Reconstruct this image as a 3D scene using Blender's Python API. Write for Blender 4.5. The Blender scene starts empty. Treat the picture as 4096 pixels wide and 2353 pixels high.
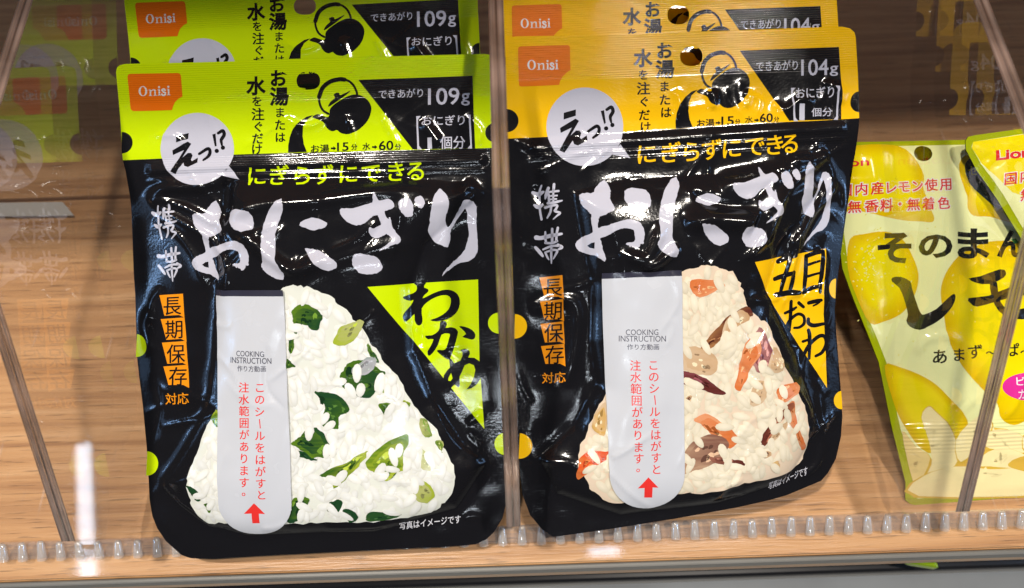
import bpy, math, random
import numpy as np
from mathutils import Vector
from mathutils.geometry import tessellate_polygon

random.seed(7); RNG = np.random.default_rng(11)
SC = bpy.context.scene
COL = SC.collection
rad = math.radians

# ------------------------------------------------------------------ camera
FPX = 3072.0
PITCH, ROLL = rad(60), rad(1.9)
FW = np.array([0, math.cos(PITCH), -math.sin(PITCH)])
UP0 = np.array([0, math.sin(PITCH), math.cos(PITCH)])
RT0 = np.array([1.0, 0, 0])
RT = math.cos(ROLL) * RT0 - math.sin(ROLL) * UP0
UP = math.sin(ROLL) * RT0 + math.cos(ROLL) * UP0
CAM = -FW * 0.257

cd = bpy.data.cameras.new('camera'); cam = bpy.data.objects.new('camera', cd); COL.objects.link(cam)
cd.sensor_width = 36.0; cd.lens = FPX / 4096 * 36.0
cd.clip_start = 0.005; cd.clip_end = 60
from mathutils import Matrix
cam.matrix_world = Matrix((( RT[0], UP[0], -FW[0], CAM[0]), (RT[1], UP[1], -FW[1], CAM[1]), (RT[2], UP[2], -FW[2], CAM[2]), (0, 0, 0, 1)))
cd.dof.use_dof = True; cd.dof.focus_distance = 0.255; cd.dof.aperture_fstop = 11.0
SC.camera = cam

# ------------------------------------------------------------------ world, lamps, exposure
W = bpy.data.worlds.new('World'); SC.world = W; W.use_nodes = True
W.node_tree.nodes['Background'].inputs[0].default_value = (0.62, 0.57, 0.53, 1)
W.node_tree.nodes['Background'].inputs[1].default_value = 0.085

def area(name, loc, target, sx, sy, power, color, spread=180):
    l = bpy.data.lights.new(name, 'AREA'); l.shape = 'RECTANGLE'; l.size = sx; l.size_y = sy
    l.energy = power; l.color = color; l.spread = rad(spread)
    o = bpy.data.objects.new(name, l); COL.objects.link(o); o.location = loc
    d = Vector(target) - Vector(loc)
    o.rotation_euler = d.to_track_quat('-Z', 'Y').to_euler()
    return o
COOL = (0.84, 0.92, 1.0); BLUE = (0.33, 0.58, 1.0); WARM = (1.0, 0.92, 0.82)
tube = area('ceiling_or_side_lamp', (-1.252, 0.45, 1.9), (-1.252, 0.45, 0), 0.044, 0.48, 0.9, (.70, .84, 1)); tube.rotation_euler = (0, 0, 0.276)
area('ceiling_or_side_lamp', (0.235, 0.33, 1.9), (0.235, 0.33, 0), 0.085, 0.05, 0.16, (.60, .78, 1))
area('ceiling_or_side_lamp', (-0.45, -0.19, 1.9), (0, 0, 0), 0.08, 0.08, 31, WARM)
area('ceiling_or_side_lamp', (0.50, -0.42, 1.9), (0, 0, 0), 0.08, 0.08, 23, WARM)
area('ceiling_or_side_lamp', (-0.10, -2.0, 1.9), (0, 0, 0), 0.40, 0.03, 3.2, COOL)
area('ceiling_or_side_lamp', (-1.9, -0.8, 1.4), (0, 0, 0), 0.05, 0.8, 5, BLUE)  # unseen blue side strips, not ceiling lamps, for crease lines on the film
area('ceiling_or_side_lamp', (1.9, -0.6, 1.4), (0, 0, 0), 0.05, 0.8, 5, BLUE)
area('sheen_panel', (-2.3, -1.0, 1.3), (0, 0, 0), 0.9, 0.9, 3, BLUE)  # unseen broad blue panels added to give the film a navy sheen
area('sheen_panel', (2.3, -0.8, 1.3), (0, 0, 0), 0.9, 0.9, 4, BLUE)

SC.view_settings.view_transform = 'Standard'; SC.view_settings.look = 'None'
SC.view_settings.exposure = 0.0; SC.view_settings.gamma = 1.0
SC.render.engine = 'CYCLES'
cy = SC.cycles
cy.use_denoising = True; cy.max_bounces = 14; cy.transparent_max_bounces = 24; cy.glossy_bounces = 5
cy.caustics_reflective = False; cy.caustics_refractive = False
cy.sample_clamp_indirect = 6.0

# ------------------------------------------------------------------ geometry of the view
LEAN = rad(56)
PN = np.array([0, -math.cos(LEAN), math.sin(LEAN)])         # normal of the leaning packs
def rays(x, y):
    x = np.asarray(x, float); y = np.asarray(y, float)
    return FW + RT * ((x - 2048) / FPX)[..., None] + UP * ((1176.5 - y) / FPX)[..., None]
def on_plane(x, y, off):
    d = rays(x, y); t = (off - CAM @ PN) / (d @ PN)
    return CAM + d * t[..., None]
def on_z(x, y, z):
    d = rays(x, y); t = (z - CAM[2]) / d[..., 2]
    return CAM + d * t[..., None]

# ------------------------------------------------------------------ materials
def newmat(name):
    m = bpy.data.materials.new(name); m.use_nodes = True
    nt = m.node_tree; nt.nodes.clear()
    out = nt.nodes.new('ShaderNodeOutputMaterial')
    return m, nt, out
def N(nt, t, **kw):
    n = nt.nodes.new(t)
    for k, v in kw.items(): setattr(n, k, v)
    return n
def math_n(nt, op, a, b=None, clamp=False):
    n = N(nt, 'ShaderNodeMath', operation=op); n.use_clamp = clamp
    for i, v in enumerate((a, b)):
        if v is None: continue
        if isinstance(v, (int, float)): n.inputs[i].default_value = v
        else: nt.links.new(v, n.inputs[i])
    return n.outputs[0]

def film_material(name, ribs, rough=0.2, micro=0.5, spec=0.5, coat=0.0):
    """printed plastic film: colour from the printed art (attribute 'ink'), fine embossing by bump; ribs = list of (y0, y1, pitch, strength, x0, x1)"""
    m, nt, out = newmat(name); L = nt.links.new
    b = N(nt, 'ShaderNodeBsdfPrincipled')
    at = N(nt, 'ShaderNodeAttribute'); at.attribute_name = 'ink'
    uv = N(nt, 'ShaderNodeUVMap'); sep = N(nt, 'ShaderNodeSeparateXYZ'); L(uv.outputs[0], sep.inputs[0])
    X, Y = sep.outputs[0], sep.outputs[1]
    L(at.outputs['Color'], b.inputs['Base Color'])
    no = N(nt, 'ShaderNodeTexNoise'); no.inputs['Scale'].default_value = 90; no.inputs['Detail'].default_value = 3
    L(uv.outputs[0], no.inputs['Vector'])
    no2 = N(nt, 'ShaderNodeTexNoise'); no2.inputs['Scale'].default_value = 9; no2.inputs['Detail'].default_value = 2
    L(uv.outputs[0], no2.inputs['Vector'])
    r = N(nt, 'ShaderNodeMapRange'); r.inputs[1].default_value = .3; r.inputs[2].default_value = .7; r.inputs[3].default_value = rough * .7; r.inputs[4].default_value = rough * 1.5
    L(no2.outputs[0], r.inputs[0]); L(r.outputs[0], b.inputs['Roughness'])
    b.inputs['Specular IOR Level'].default_value = spec
    b.inputs['Coat Weight'].default_value = coat; b.inputs['Coat Roughness'].default_value = 0.08
    h = math_n(nt, 'MULTIPLY', no.outputs[0], 0.00003 * micro)
    for (y0, y1, pitch, amp, x0, x1, slope) in ribs:
        yy = math_n(nt, 'SUBTRACT', Y, math_n(nt, 'MULTIPLY', X, slope))
        s = math_n(nt, 'SINE', math_n(nt, 'MULTIPLY', yy, 2 * math.pi / pitch))
        def band(V, a, c):
            u = math_n(nt, 'MULTIPLY', math_n(nt, 'SUBTRACT', V, a), 60, clamp=True)
            d = math_n(nt, 'MULTIPLY', math_n(nt, 'SUBTRACT', c, V), 60, clamp=True)
            return math_n(nt, 'MULTIPLY', u, d)
        mask = math_n(nt, 'MULTIPLY', band(yy, y0, y1), band(X, x0, x1))
        h = math_n(nt, 'ADD', h, math_n(nt, 'MULTIPLY', math_n(nt, 'MULTIPLY', s, mask), amp))
    bp = N(nt, 'ShaderNodeBump'); bp.inputs['Strength'].default_value = 1.0; bp.inputs['Distance'].default_value = 1.0
    L(h, bp.inputs['Height']); L(bp.outputs[0], b.inputs['Normal'])
    L(b.outputs[0], out.inputs[0])
    return m

def thin_acrylic(name, tint=(.985, .985, .99), gain=.98, haze=0.002, rough=0.012, scratch=True):
    """clear sheet acrylic: lets light through, mirrors more at a glancing angle"""
    m, nt, out = newmat(name); L = nt.links.new
    geo = N(nt, 'ShaderNodeNewGeometry')
    dot = N(nt, 'ShaderNodeVectorMath', operation='DOT_PRODUCT')
    L(geo.outputs['Incoming'], dot.inputs[0]); L(geo.outputs['Normal'], dot.inputs[1])
    c = math_n(nt, 'ABSOLUTE', dot.outputs['Value'])
    p = math_n(nt, 'POWER', math_n(nt, 'SUBTRACT', 1.0, c), 4.0)
    fr = math_n(nt, 'MULTIPLY', math_n(nt, 'ADD', math_n(nt, 'MULTIPLY', p, 0.95), 0.042), gain, clamp=True)
    tr = N(nt, 'ShaderNodeBsdfTransparent'); tr.inputs[0].default_value = (*tint, 1)
    gl = N(nt, 'ShaderNodeBsdfGlossy'); gl.inputs['Roughness'].default_value = rough; gl.inputs[0].default_value = (1, 1, 1, 1)
    df = N(nt, 'ShaderNodeBsdfDiffuse'); df.inputs[0].default_value = (.8, .8, .82, 1)
    m0 = N(nt, 'ShaderNodeMixShader'); L(tr.outputs[0], m0.inputs[1]); L(df.outputs[0], m0.inputs[2])
    if scratch:
        tc = N(nt, 'ShaderNodeTexCoord')
        mp = N(nt, 'ShaderNodeMapping'); mp.inputs['Rotation'].default_value = (0.5, 0.9, 0.4); mp.inputs['Scale'].default_value = (600, 30, 30)
        L(tc.outputs['Object'], mp.inputs[0])
        ns = N(nt, 'ShaderNodeTexNoise'); ns.inputs['Scale'].default_value = 1.0; ns.inputs['Detail'].default_value = 4
        L(mp.outputs[0], ns.inputs['Vector'])
        rr = N(nt, 'ShaderNodeMapRange'); rr.inputs[1].default_value = .67; rr.inputs[2].default_value = .80; rr.inputs[3].default_value = haze; rr.inputs[4].default_value = haze + .10
        L(ns.outputs[0], rr.inputs[0]); L(rr.outputs[0], m0.inputs[0])
    else:
        m0.inputs[0].default_value = haze
    mx = N(nt, 'ShaderNodeMixShader'); L(fr, mx.inputs[0]); L(m0.outputs[0], mx.inputs[1]); L(gl.outputs[0], mx.inputs[2])
    L(mx.outputs[0], out.inputs[0])
    return m

def simple(name, color, rough=.5, spec=.5, metal=0.0, noise=0.0, scale=40, bump=0.0):
    m, nt, out = newmat(name); L = nt.links.new
    b = N(nt, 'ShaderNodeBsdfPrincipled'); b.inputs['Roughness'].default_value = rough
    b.inputs['Specular IOR Level'].default_value = spec; b.inputs['Metallic'].default_value = metal
    tc = N(nt, 'ShaderNodeTexCoord'); no = N(nt, 'ShaderNodeTexNoise'); no.inputs['Scale'].default_value = scale; no.inputs['Detail'].default_value = 5
    L(tc.outputs['Object'], no.inputs['Vector'])
    cr = N(nt, 'ShaderNodeMix', data_type='RGBA'); L(no.outputs[0], cr.inputs[0])
    cr.inputs[6].default_value = (*[c * (1 - noise) for c in color], 1); cr.inputs[7].default_value = (*[min(1, c * (1 + noise)) for c in color], 1)
    L(cr.outputs[2], b.inputs['Base Color'])
    if bump:
        bp = N(nt, 'ShaderNodeBump'); bp.inputs['Distance'].default_value = bump; L(no.outputs[0], bp.inputs['Height']); L(bp.outputs[0], b.inputs['Normal'])
    L(b.outputs[0], out.inputs[0]); return m

def wood_material(name, c0, c1, c2, rough=.35):
    m, nt, out = newmat(name); L = nt.links.new
    b = N(nt, 'ShaderNodeBsdfPrincipled'); b.inputs['Roughness'].default_value = rough
    tc = N(nt, 'ShaderNodeTexCoord')
    mp = N(nt, 'ShaderNodeMapping'); mp.inputs['Scale'].default_value = (9, 230, 230); mp.inputs['Rotation'].default_value = (0, 0, rad(1.5))
    L(tc.outputs['Object'], mp.inputs[0])
    n1 = N(nt, 'ShaderNodeTexNoise'); n1.inputs['Scale'].default_value = 1; n1.inputs['Detail'].default_value = 6; n1.inputs['Distortion'].default_value = .6
    L(mp.outputs[0], n1.inputs['Vector'])
    mp2 = N(nt, 'ShaderNodeMapping'); mp2.inputs['Scale'].default_value = (60, 1100, 1100); L(tc.outputs['Object'], mp2.inputs[0])
    n2 = N(nt, 'ShaderNodeTexNoise'); n2.inputs['Scale'].default_value = 1; n2.inputs['Detail'].default_value = 3; L(mp2.outputs[0], n2.inputs['Vector'])
    cr = N(nt, 'ShaderNodeValToRGB'); e = cr.color_ramp.elements
    e[0].position = .3; e[0].color = (*c0, 1); e[1].position = .7; e[1].color = (*c2, 1)
    k = cr.color_ramp.elements.new(.5); k.color = (*c1, 1)
    L(n1.outputs[0], cr.inputs[0])
    pr = N(nt, 'ShaderNodeMapRange'); pr.inputs[1].default_value = .31; pr.inputs[2].default_value = .41; pr.inputs[3].default_value = .52; pr.inputs[4].default_value = 1.0
    L(n2.outputs[0], pr.inputs[0])
    mu = N(nt, 'ShaderNodeMix', data_type='RGBA', blend_type='MULTIPLY'); mu.inputs[0].default_value = 1
    L(cr.outputs[0], mu.inputs[6]); L(pr.outputs[0], mu.inputs[7]); L(mu.outputs[2], b.inputs['Base Color'])
    bp = N(nt, 'ShaderNodeBump'); bp.inputs['Distance'].default_value = .0004; bp.inputs['Strength'].default_value = .5
    L(n2.outputs[0], bp.inputs['Height']); L(bp.outputs[0], b.inputs['Normal'])
    L(b.outputs[0], out.inputs[0]); return m

# ------------------------------------------------------------------ plain mesh helpers
def tag(o, label=None, cat=None, group=None, kind=None):
    if label: o['label'] = label
    if cat: o['category'] = cat
    if group: o['group'] = group
    if kind: o['kind'] = kind
    return o
def mesh_obj(name, verts, faces, mats, parent=None, fmat=None):
    me = bpy.data.meshes.new(name); me.from_pydata([tuple(v) for v in verts], [], faces); me.update()
    for m in (mats if isinstance(mats, (list, tuple)) else [mats]): me.materials.append(m)
    if fmat is not None: me.polygons.foreach_set('material_index', fmat)
    o = bpy.data.objects.new(name, me); COL.objects.link(o)
    if parent: o.parent = parent
    return o
def box(x0, x1, y0, y1, z0, z1):
    v = [(x, y, z) for x in (x0, x1) for y in (y0, y1) for z in (z0, z1)]
    f = [(0, 1, 3, 2), (4, 6, 7, 5), (0, 4, 5, 1), (2, 3, 7, 6), (0, 2, 6, 4), (1, 5, 7, 3)]
    return v, f
def bevel(o, w, seg=2):
    b = o.modifiers.new('bevel', 'BEVEL'); b.width = w; b.segments = seg; b.limit_method = 'ANGLE'
    return o
def empty(name, loc=(0, 0, 0)):
    o = bpy.data.objects.new(name, None); COL.objects.link(o); o.location = loc; o.empty_display_size = .01
    return o

# ------------------------------------------------------------------ 2D art: polygons in picture units on a pack's own plane
class Crop:                                    # turns measurements taken in an enlarged view into the common units
    def __init__(s, ox, oy, k): s.o = np.array([ox, oy], float); s.k = k
    def __call__(s, pts): return np.asarray(pts, float) * s.k + s.o
    def l(s, v): return v * s.k
cA = Crop(560, 720, 700 / 2427); cB = Crop(1200, 720, 750 / 2427); cC = Crop(460, 220, 800 / 2240); cD = Crop(1140, 200, 860 / 2236)
cE = Crop(1440, 1080, 600 / 1324); cF = Crop(2080, 620, 700 / 2316); cG = Crop(2700, 600, 750 / 2427); cH = Crop(2960, 970, 500 / 1213)
cI = Crop(3280, 550, 816 / 1320); cJ = Crop(3480, 1200, 616 / 1055); cK = Crop(2000, 100, 800 / 2240); cL = Crop(2640, 100, 820 / 2211)
c1 = Crop(450, 200, 1600 / 2330); c2 = Crop(450, 1100, 1600 / 1941); c3 = Crop(1950, 0, 1600 / 2118); c4 = Crop(1950, 1000, 1600 / 1941)

def affine(src, dst, quad=False):
    s = np.asarray(src, float); d = np.asarray(dst, float); c = s.mean(0); k = s.std()
    def basis(p):
        q = (np.asarray(p, float) - c) / k
        cols = [np.ones(len(q)), q[:, 0], q[:, 1]]
        if quad: cols += [q[:, 0] * q[:, 1], q[:, 0] ** 2, q[:, 1] ** 2]
        return np.stack(cols, 1)
    M, *_ = np.linalg.lstsq(basis(s), d, rcond=None)
    return lambda p: basis(p) @ M

_gc = {}
def glyph(text, off=0.0):
    key = (text, round(off, 4))
    if key in _gc: return _gc[key]
    c = bpy.data.curves.new('lettering', 'FONT'); c.body = text; c.size = 1; c.resolution_u = 3; c.offset = off
    o = bpy.data.objects.new('lettering', c); COL.objects.link(o)
    dg = bpy.context.evaluated_depsgraph_get(); me = bpy.data.meshes.new_from_object(o.evaluated_get(dg))
    v = np.array([x.co[:2] for x in me.vertices]); v[:, 1] *= -1
    f = [tuple(p.vertices) for p in me.polygons]
    bpy.data.objects.remove(o); bpy.data.curves.remove(c); bpy.data.meshes.remove(me)
    _gc[key] = (v, f); return v, f

def smooth_closed(p, n=4):
    p = np.asarray(p, float); m = len(p); out = []
    for i in range(m):
        a, b, c, d = p[i - 1], p[i], p[(i + 1) % m], p[(i + 2) % m]
        for j in range(n):
            t = j / n
            out.append(.5 * ((2 * b) + (c - a) * t + (2 * a - 5 * b + 4 * c - d) * t * t + (3 * b - a - 3 * c + d) * t ** 3))
    return np.array(out)
def smooth_open(p, n=6):
    p = np.asarray(p, float); q = np.vstack([2 * p[0] - p[1], p, 2 * p[-1] - p[-2]]); out = []
    for i in range(1, len(q) - 2):
        a, b, c, d = q[i - 1], q[i], q[i + 1], q[i + 2]
        for j in range(n):
            t = j / n
            out.append(.5 * ((2 * b) + (c - a) * t + (2 * a - 5 * b + 4 * c - d) * t * t + (3 * b - a - 3 * c + d) * t ** 3))
    out.append(p[-1]); return np.array(out)

class Art:
    def __init__(s): s.items = []
    def add(s, verts, faces, color, h):        # h = height above the film, metres
        s.items.append((np.asarray(verts, float), faces, np.asarray(color, float), h))
    def poly(s, pts, color, h=6e-5, holes=(), sm=0):
        pts = np.asarray(pts, float)
        if sm: pts = smooth_closed(pts, sm); holes = [smooth_closed(q, sm) for q in holes]
        loops = [[Vector((x, y, 0)) for x, y in l] for l in [pts, *holes]]
        f = tessellate_polygon(loops)
        s.add(np.vstack([pts, *[np.asarray(q, float) for q in holes]]), [tuple(t) for t in f], color, h)
    def ell(s, c, rx, ry, color, h=6e-5, rot=0, a0=0, a1=360, n=40):
        t = np.radians(np.linspace(a0, a1, n, endpoint=(a1 - a0) < 360)); ca, sa = math.cos(rot), math.sin(rot)
        x, y = rx * np.cos(t), ry * np.sin(t)
        s.poly(np.stack([c[0] + x * ca - y * sa, c[1] + x * sa + y * ca], 1), color, h)
    def em(s, ch, c, size, color, h=9e-5, off=0.0, slope=0.0, sx=1.0):
        if 0 < off <= .03:                     # heavier weight by overprinting, which keeps dense characters open
            for a, b in ((-1, -.6), (1, -.6), (-1, .6), (1, .6)): s.em(ch, np.asarray(c, float) + np.array([a * sx, b]) * off * .8 * size, size, color, h + (a + 2 * b) * 2e-7, 0, slope, sx)
            return
        v, f = glyph(ch, off); q = (v - np.array([.5, -.38])) * size * np.array([sx, 1])
        q = np.stack([q[:, 0], q[:, 1] + q[:, 0] * slope], 1)
        s.add(q + np.asarray(c, float), f, color, h)
    def fit(s, text, p0, p1, color, h=9e-5, off=0.0, slope=0.0):     # glyph box to the box p0-p1 (before the slope)
        if 0 < off <= .03:
            p0 = np.asarray(p0, float); p1 = np.asarray(p1, float); v, f = glyph(text, 0); d = off * .8 * (p1[1] - p0[1]) / np.ptp(v[:, 1])
            for a, b in ((-1, -.6), (1, -.6), (-1, .6), (1, .6)):
                k = np.array([a, b]) * d; s.fit(text, p0 + k, p1 + k, color, h + (a + 2 * b) * 2e-7, 0, slope)
            return
        v, f = glyph(text, off); a, b = v.min(0), v.max(0); p0 = np.asarray(p0, float); p1 = np.asarray(p1, float)
        q = (v - a) / (b - a) * (p1 - p0) + p0
        q[:, 1] += (q[:, 0] - (p0[0] + p1[0]) / 2) * slope
        s.add(q, f, color, h)
    def stroke(s, pts, w, color, h=9e-5, sm=5, taper=(.8, .7)):
        p = np.asarray(pts, float)
        p = smooth_open(p, sm) if len(p) > 2 and sm else p
        t = np.gradient(p, axis=0); t /= np.maximum(np.linalg.norm(t, axis=1), 1e-6)[:, None]
        nn = np.stack([-t[:, 1], t[:, 0]], 1); k = np.linspace(0, 1, len(p))
        ww = w / 2 * np.interp(k, [0, .25, .7, 1], [taper[0], 1, 1, taper[1]])
        a = p + nn * ww[:, None]; b = p - nn * ww[:, None]
        m = len(p); fa = [(i, i + 1, m + i + 1, m + i) for i in range(m - 1)]
        s.add(np.vstack([a, b]), fa, color, h)
        for c_, r in ((p[0], ww[0]), (p[-1], ww[-1])): s.ell(c_, r, r, color, h + 2e-6, n=10)

def split(poly, k, step):
    """cut convex polygons (rows: x, y, r, g, b) at every multiple of step of the coordinate function k"""
    out = []
    for P in poly:
        v = k(P); lo = math.floor(v.min() / step + 1e-9) + 1; hi = math.ceil(v.max() / step - 1e-9)
        cur = P
        for i in range(lo, hi):
            d = k(cur) - i * step
            if d.max() <= 1e-7: break
            if d.min() >= -1e-7: continue
            A, B = [], []; m = len(cur)
            for j in range(m):
                p, q = cur[j], cur[(j + 1) % m]; dp, dq = d[j], d[(j + 1) % m]
                if dp <= 0: A.append(p)
                if dp >= 0: B.append(p)
                if dp * dq < 0:
                    x = p + (q - p) * (dp / (dp - dq)); A.append(x); B.append(x)
            if len(A) > 2: out.append(np.array(A))
            cur = np.array(B)
            if len(cur) < 3: break
        if len(cur) > 2: out.append(cur)
    return out

class Surface:
    """a curved film: a grid of points over picture units, triangles split on the falling diagonal"""
    def __init__(s, x0, y0, x1, y1, g, off, hfun):
        s.g = g; s.x0 = math.floor(x0 / g) - 2; s.y0 = math.floor(y0 / g) - 2
        nx = math.ceil(x1 / g) + 3 - s.x0; ny = math.ceil(y1 / g) + 3 - s.y0
        X, Y = np.meshgrid((np.arange(nx) + s.x0) * g, (np.arange(ny) + s.y0) * g)
        H = hfun(X, Y)
        s.P = on_plane(X, Y, off) + H[..., None] * PN
        dx = np.gradient(s.P, axis=1); dy = np.gradient(s.P, axis=0)
        n = np.cross(dy, dx); n /= np.linalg.norm(n, axis=2)[..., None]
        s.Nn = n
    def at(s, x, y, h, cx, cy):
        """cx, cy: a point inside the same facet, telling which triangle to use"""
        g = s.g; i = np.floor(cx / g).astype(int); j = np.floor(cy / g).astype(int)
        fu, fv = x / g - i, y / g - j; up = (cx / g - i + cy / g - j) > 1
        i = i - s.x0; j = j - s.y0
        def mix(A):
            a, b, c, d = A[j, i], A[j, i + 1], A[j + 1, i], A[j + 1, i + 1]
            lo = a + (b - a) * fu[:, None] + (c - a) * fv[:, None]
            hi = d + (c - d) * (1 - fu)[:, None] + (b - d) * (1 - fv)[:, None]
            return np.where(up[:, None], hi, lo)
        n = mix(s.Nn); n /= np.linalg.norm(n, axis=1)[:, None]
        return mix(s.P) + n * h[:, None], n

def film_object(name, art, surf, mat, origin, parent, back=None):
    V, Hh, C, Fc, ctr = [], [], [], [], []
    nv = 0; g = surf.g
    for verts, faces, color, h in art.items:
        cols = color if color.ndim == 2 else np.repeat(color[None], len(verts), 0)
        full = np.hstack([verts, cols])
        polys = [full[list(f)] for f in faces]
        polys = split(polys, lambda p: p[:, 0], g); polys = split(polys, lambda p: p[:, 1], g); polys = split(polys, lambda p: p[:, 0] + p[:, 1], g)
        for p in polys:
            x, y = p[:, 0], p[:, 1]
            ar = .5 * np.sum(x * np.roll(y, -1) - y * np.roll(x, -1))
            if abs(ar) < 1e-3: continue
            if ar > 0: p = p[::-1]
            m = len(p); V.append(p); Hh.append(np.full(m, h)); ctr.append(np.repeat(p[:, :2].mean(0)[None], m, 0))
            Fc.append(list(range(nv, nv + m))); nv += m
    V = np.vstack(V); Hh = np.concatenate(Hh); ctr = np.vstack(ctr)
    P, n = surf.at(V[:, 0], V[:, 1], Hh, ctr[:, 0], ctr[:, 1])
    if back is not None:                       # the rear sheet of the bag, plain
        bp, bf, bc = back
        m = len(bp); P = np.vstack([P, bp]); n = np.vstack([n, np.repeat(-PN[None], m, 0)])
        V = np.vstack([V, np.hstack([np.zeros((m, 2)), np.repeat(np.array(bc)[None], m, 0)])])
        Fc += [[nv + i for i in f][::-1] for f in bf]
    P = P - origin
    me = bpy.data.meshes.new(name); me.from_pydata(P.tolist(), [], Fc); me.update()
    ca = me.color_attributes.new('ink', 'FLOAT_COLOR', 'POINT')
    ca.data.foreach_set('color', np.hstack([V[:, 2:5], np.ones((len(V), 1))]).astype(np.float32).ravel())
    uvl = me.uv_layers.new(name='UVMap'); li = np.empty(len(me.loops), np.int32); me.loops.foreach_get('vertex_index', li)
    uvl.data.foreach_set('uv', (V[li, :2] / 1000).astype(np.float32).ravel())
    me.polygons.foreach_set('use_smooth', np.ones(len(me.polygons), bool))
    me.normals_split_custom_set_from_vertices(n.tolist())
    me.materials.append(mat)
    o = bpy.data.objects.new(name, me); COL.objects.link(o); o.parent = parent
    return o

def seg_dist(X, Y, pts, closed=False):
    d = np.full(X.shape, 1e9); tpar = np.zeros(X.shape); m = len(pts); tot = m if closed else m - 1
    for i in range(tot):
        ax, ay = pts[i]; bx, by = pts[(i + 1) % m]; L2 = (bx - ax) ** 2 + (by - ay) ** 2 + 1e-9
        t = np.clip(((X - ax) * (bx - ax) + (Y - ay) * (by - ay)) / L2, 0, 1)
        q = np.hypot(X - ax - t * (bx - ax), Y - ay - t * (by - ay)); k = q < d
        d = np.where(k, q, d); tpar = np.where(k, (i + t) / tot, tpar)
    return d, tpar
def inside(X, Y, pts):
    r = np.zeros(X.shape, bool); m = len(pts)
    for i in range(m):
        ax, ay = pts[i]; bx, by = pts[(i + 1) % m]
        c = ((ay > Y) != (by > Y)) & (X < (bx - ax) * (Y - ay) / (by - ay + 1e-12) + ax); r ^= c
    return r
def value_noise(X, Y, scale, seed):
    r = np.random.default_rng(seed); T = r.random((64, 64)) - .5
    u, v = X / scale, Y / scale; i, j = np.floor(u).astype(int), np.floor(v).astype(int); fu, fv = u - i, v - j
    fu = fu * fu * fu * (fu * (fu * 6 - 15) + 10); fv = fv * fv * fv * (fv * (fv * 6 - 15) + 10)
    g = lambda a, b: T[b % 64, a % 64]
    return (g(i, j) * (1 - fu) + g(i + 1, j) * fu) * (1 - fv) + (g(i, j + 1) * (1 - fu) + g(i + 1, j + 1) * fu) * fv
def ridge(X, Y, pts, w, amp, sharp=False):
    p = smooth_open(pts, 5) if len(pts) > 2 else np.asarray(pts, float)
    d, t = seg_dist(X, Y, p)
    prof = np.exp(-np.sqrt((d / w) ** 2 + .03) * 1.2) if sharp else np.exp(-(d / w) ** 2)
    return amp * prof * np.clip(np.minimum(t, 1 - t) * 6, 0, 1) ** .7

def crumple(X, Y, box, n, seed, amp=.00055, mask=None):
    """short sharp random creases of handled film"""
    rr = np.random.default_rng(seed); h = np.zeros(X.shape); x0, y0, x1, y1 = box
    for _ in range(n):
        cx, cy, L, th = rr.uniform(x0, x1), rr.uniform(y0, y1), rr.uniform(70, 300), rr.normal(0, .9) + (1.57 if rr.random() < .5 else .6)
        dx, dy = math.cos(th) * L / 2, math.sin(th) * L / 2; bx, by = rr.normal(0, L * .1, 2)
        sl = (slice(None), slice(None)); p = [(cx - dx, cy - dy), (cx + bx, cy + by), (cx + dx, cy + dy)]
        h += ridge(X, Y, p, rr.uniform(9, 15), amp * rr.uniform(.4, 1.3) * (1 if rr.random() < .7 else -1), True)
    return h

# inks
BLACK = (.007, .007, .009); WHITE = (.52, .52, .60); LIME = (.56, .74, .001); YEL = (.90, .51, .004); ORANGE = (.78, .15, .004); FLAG = (.82, .28, .008)
RED = (.75, .035, .03); STICK = (.57, .59, .635); INKT = (.05, .05, .08)

# title brush lettering, four syllables
T_o = cA([(1050,290),(1075,310),(1105,360),(1120,420),(1125,470),(1110,530),(1120,580),(1150,640),(1170,690),(1150,725),(1100,745),(1060,770),(1010,785),(985,800),(975,850),(975,945),(1040,925),(1100,915),(1150,895),(1250,865),(1330,848),(1400,848),(1460,870),(1520,910),(1560,980),(1580,1060),(1580,1130),(1575,1180),(1540,1180),(1530,1220),(1490,1245),(1450,1220),(1420,1210),(1400,1215),(1390,1190),(1345,1175),(1380,1155),(1440,1150),(1460,1130),(1455,1080),(1440,1020),(1410,980),(1350,968),(1300,962),(1250,975),(1190,995),(1140,1030),(1080,1060),(1020,1085),(1035,1130),(1060,1220),(1090,1290),(1120,1350),(1110,1390),(1060,1360),(1000,1320),(930,1295),(850,1270),(780,1240),(740,1200),(725,1160),(740,1110),(780,1075),(830,1040),(905,1010),(915,980),(905,920),(890,840),(880,760),(850,720),(800,670),(760,620),(740,570),(735,500),(760,470),(820,462),(870,468),(915,450),(930,410),(960,370),(1000,320)])
T_oh = cA([(870,1175),(915,1140),(955,1133),(962,1218),(905,1205)])
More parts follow.
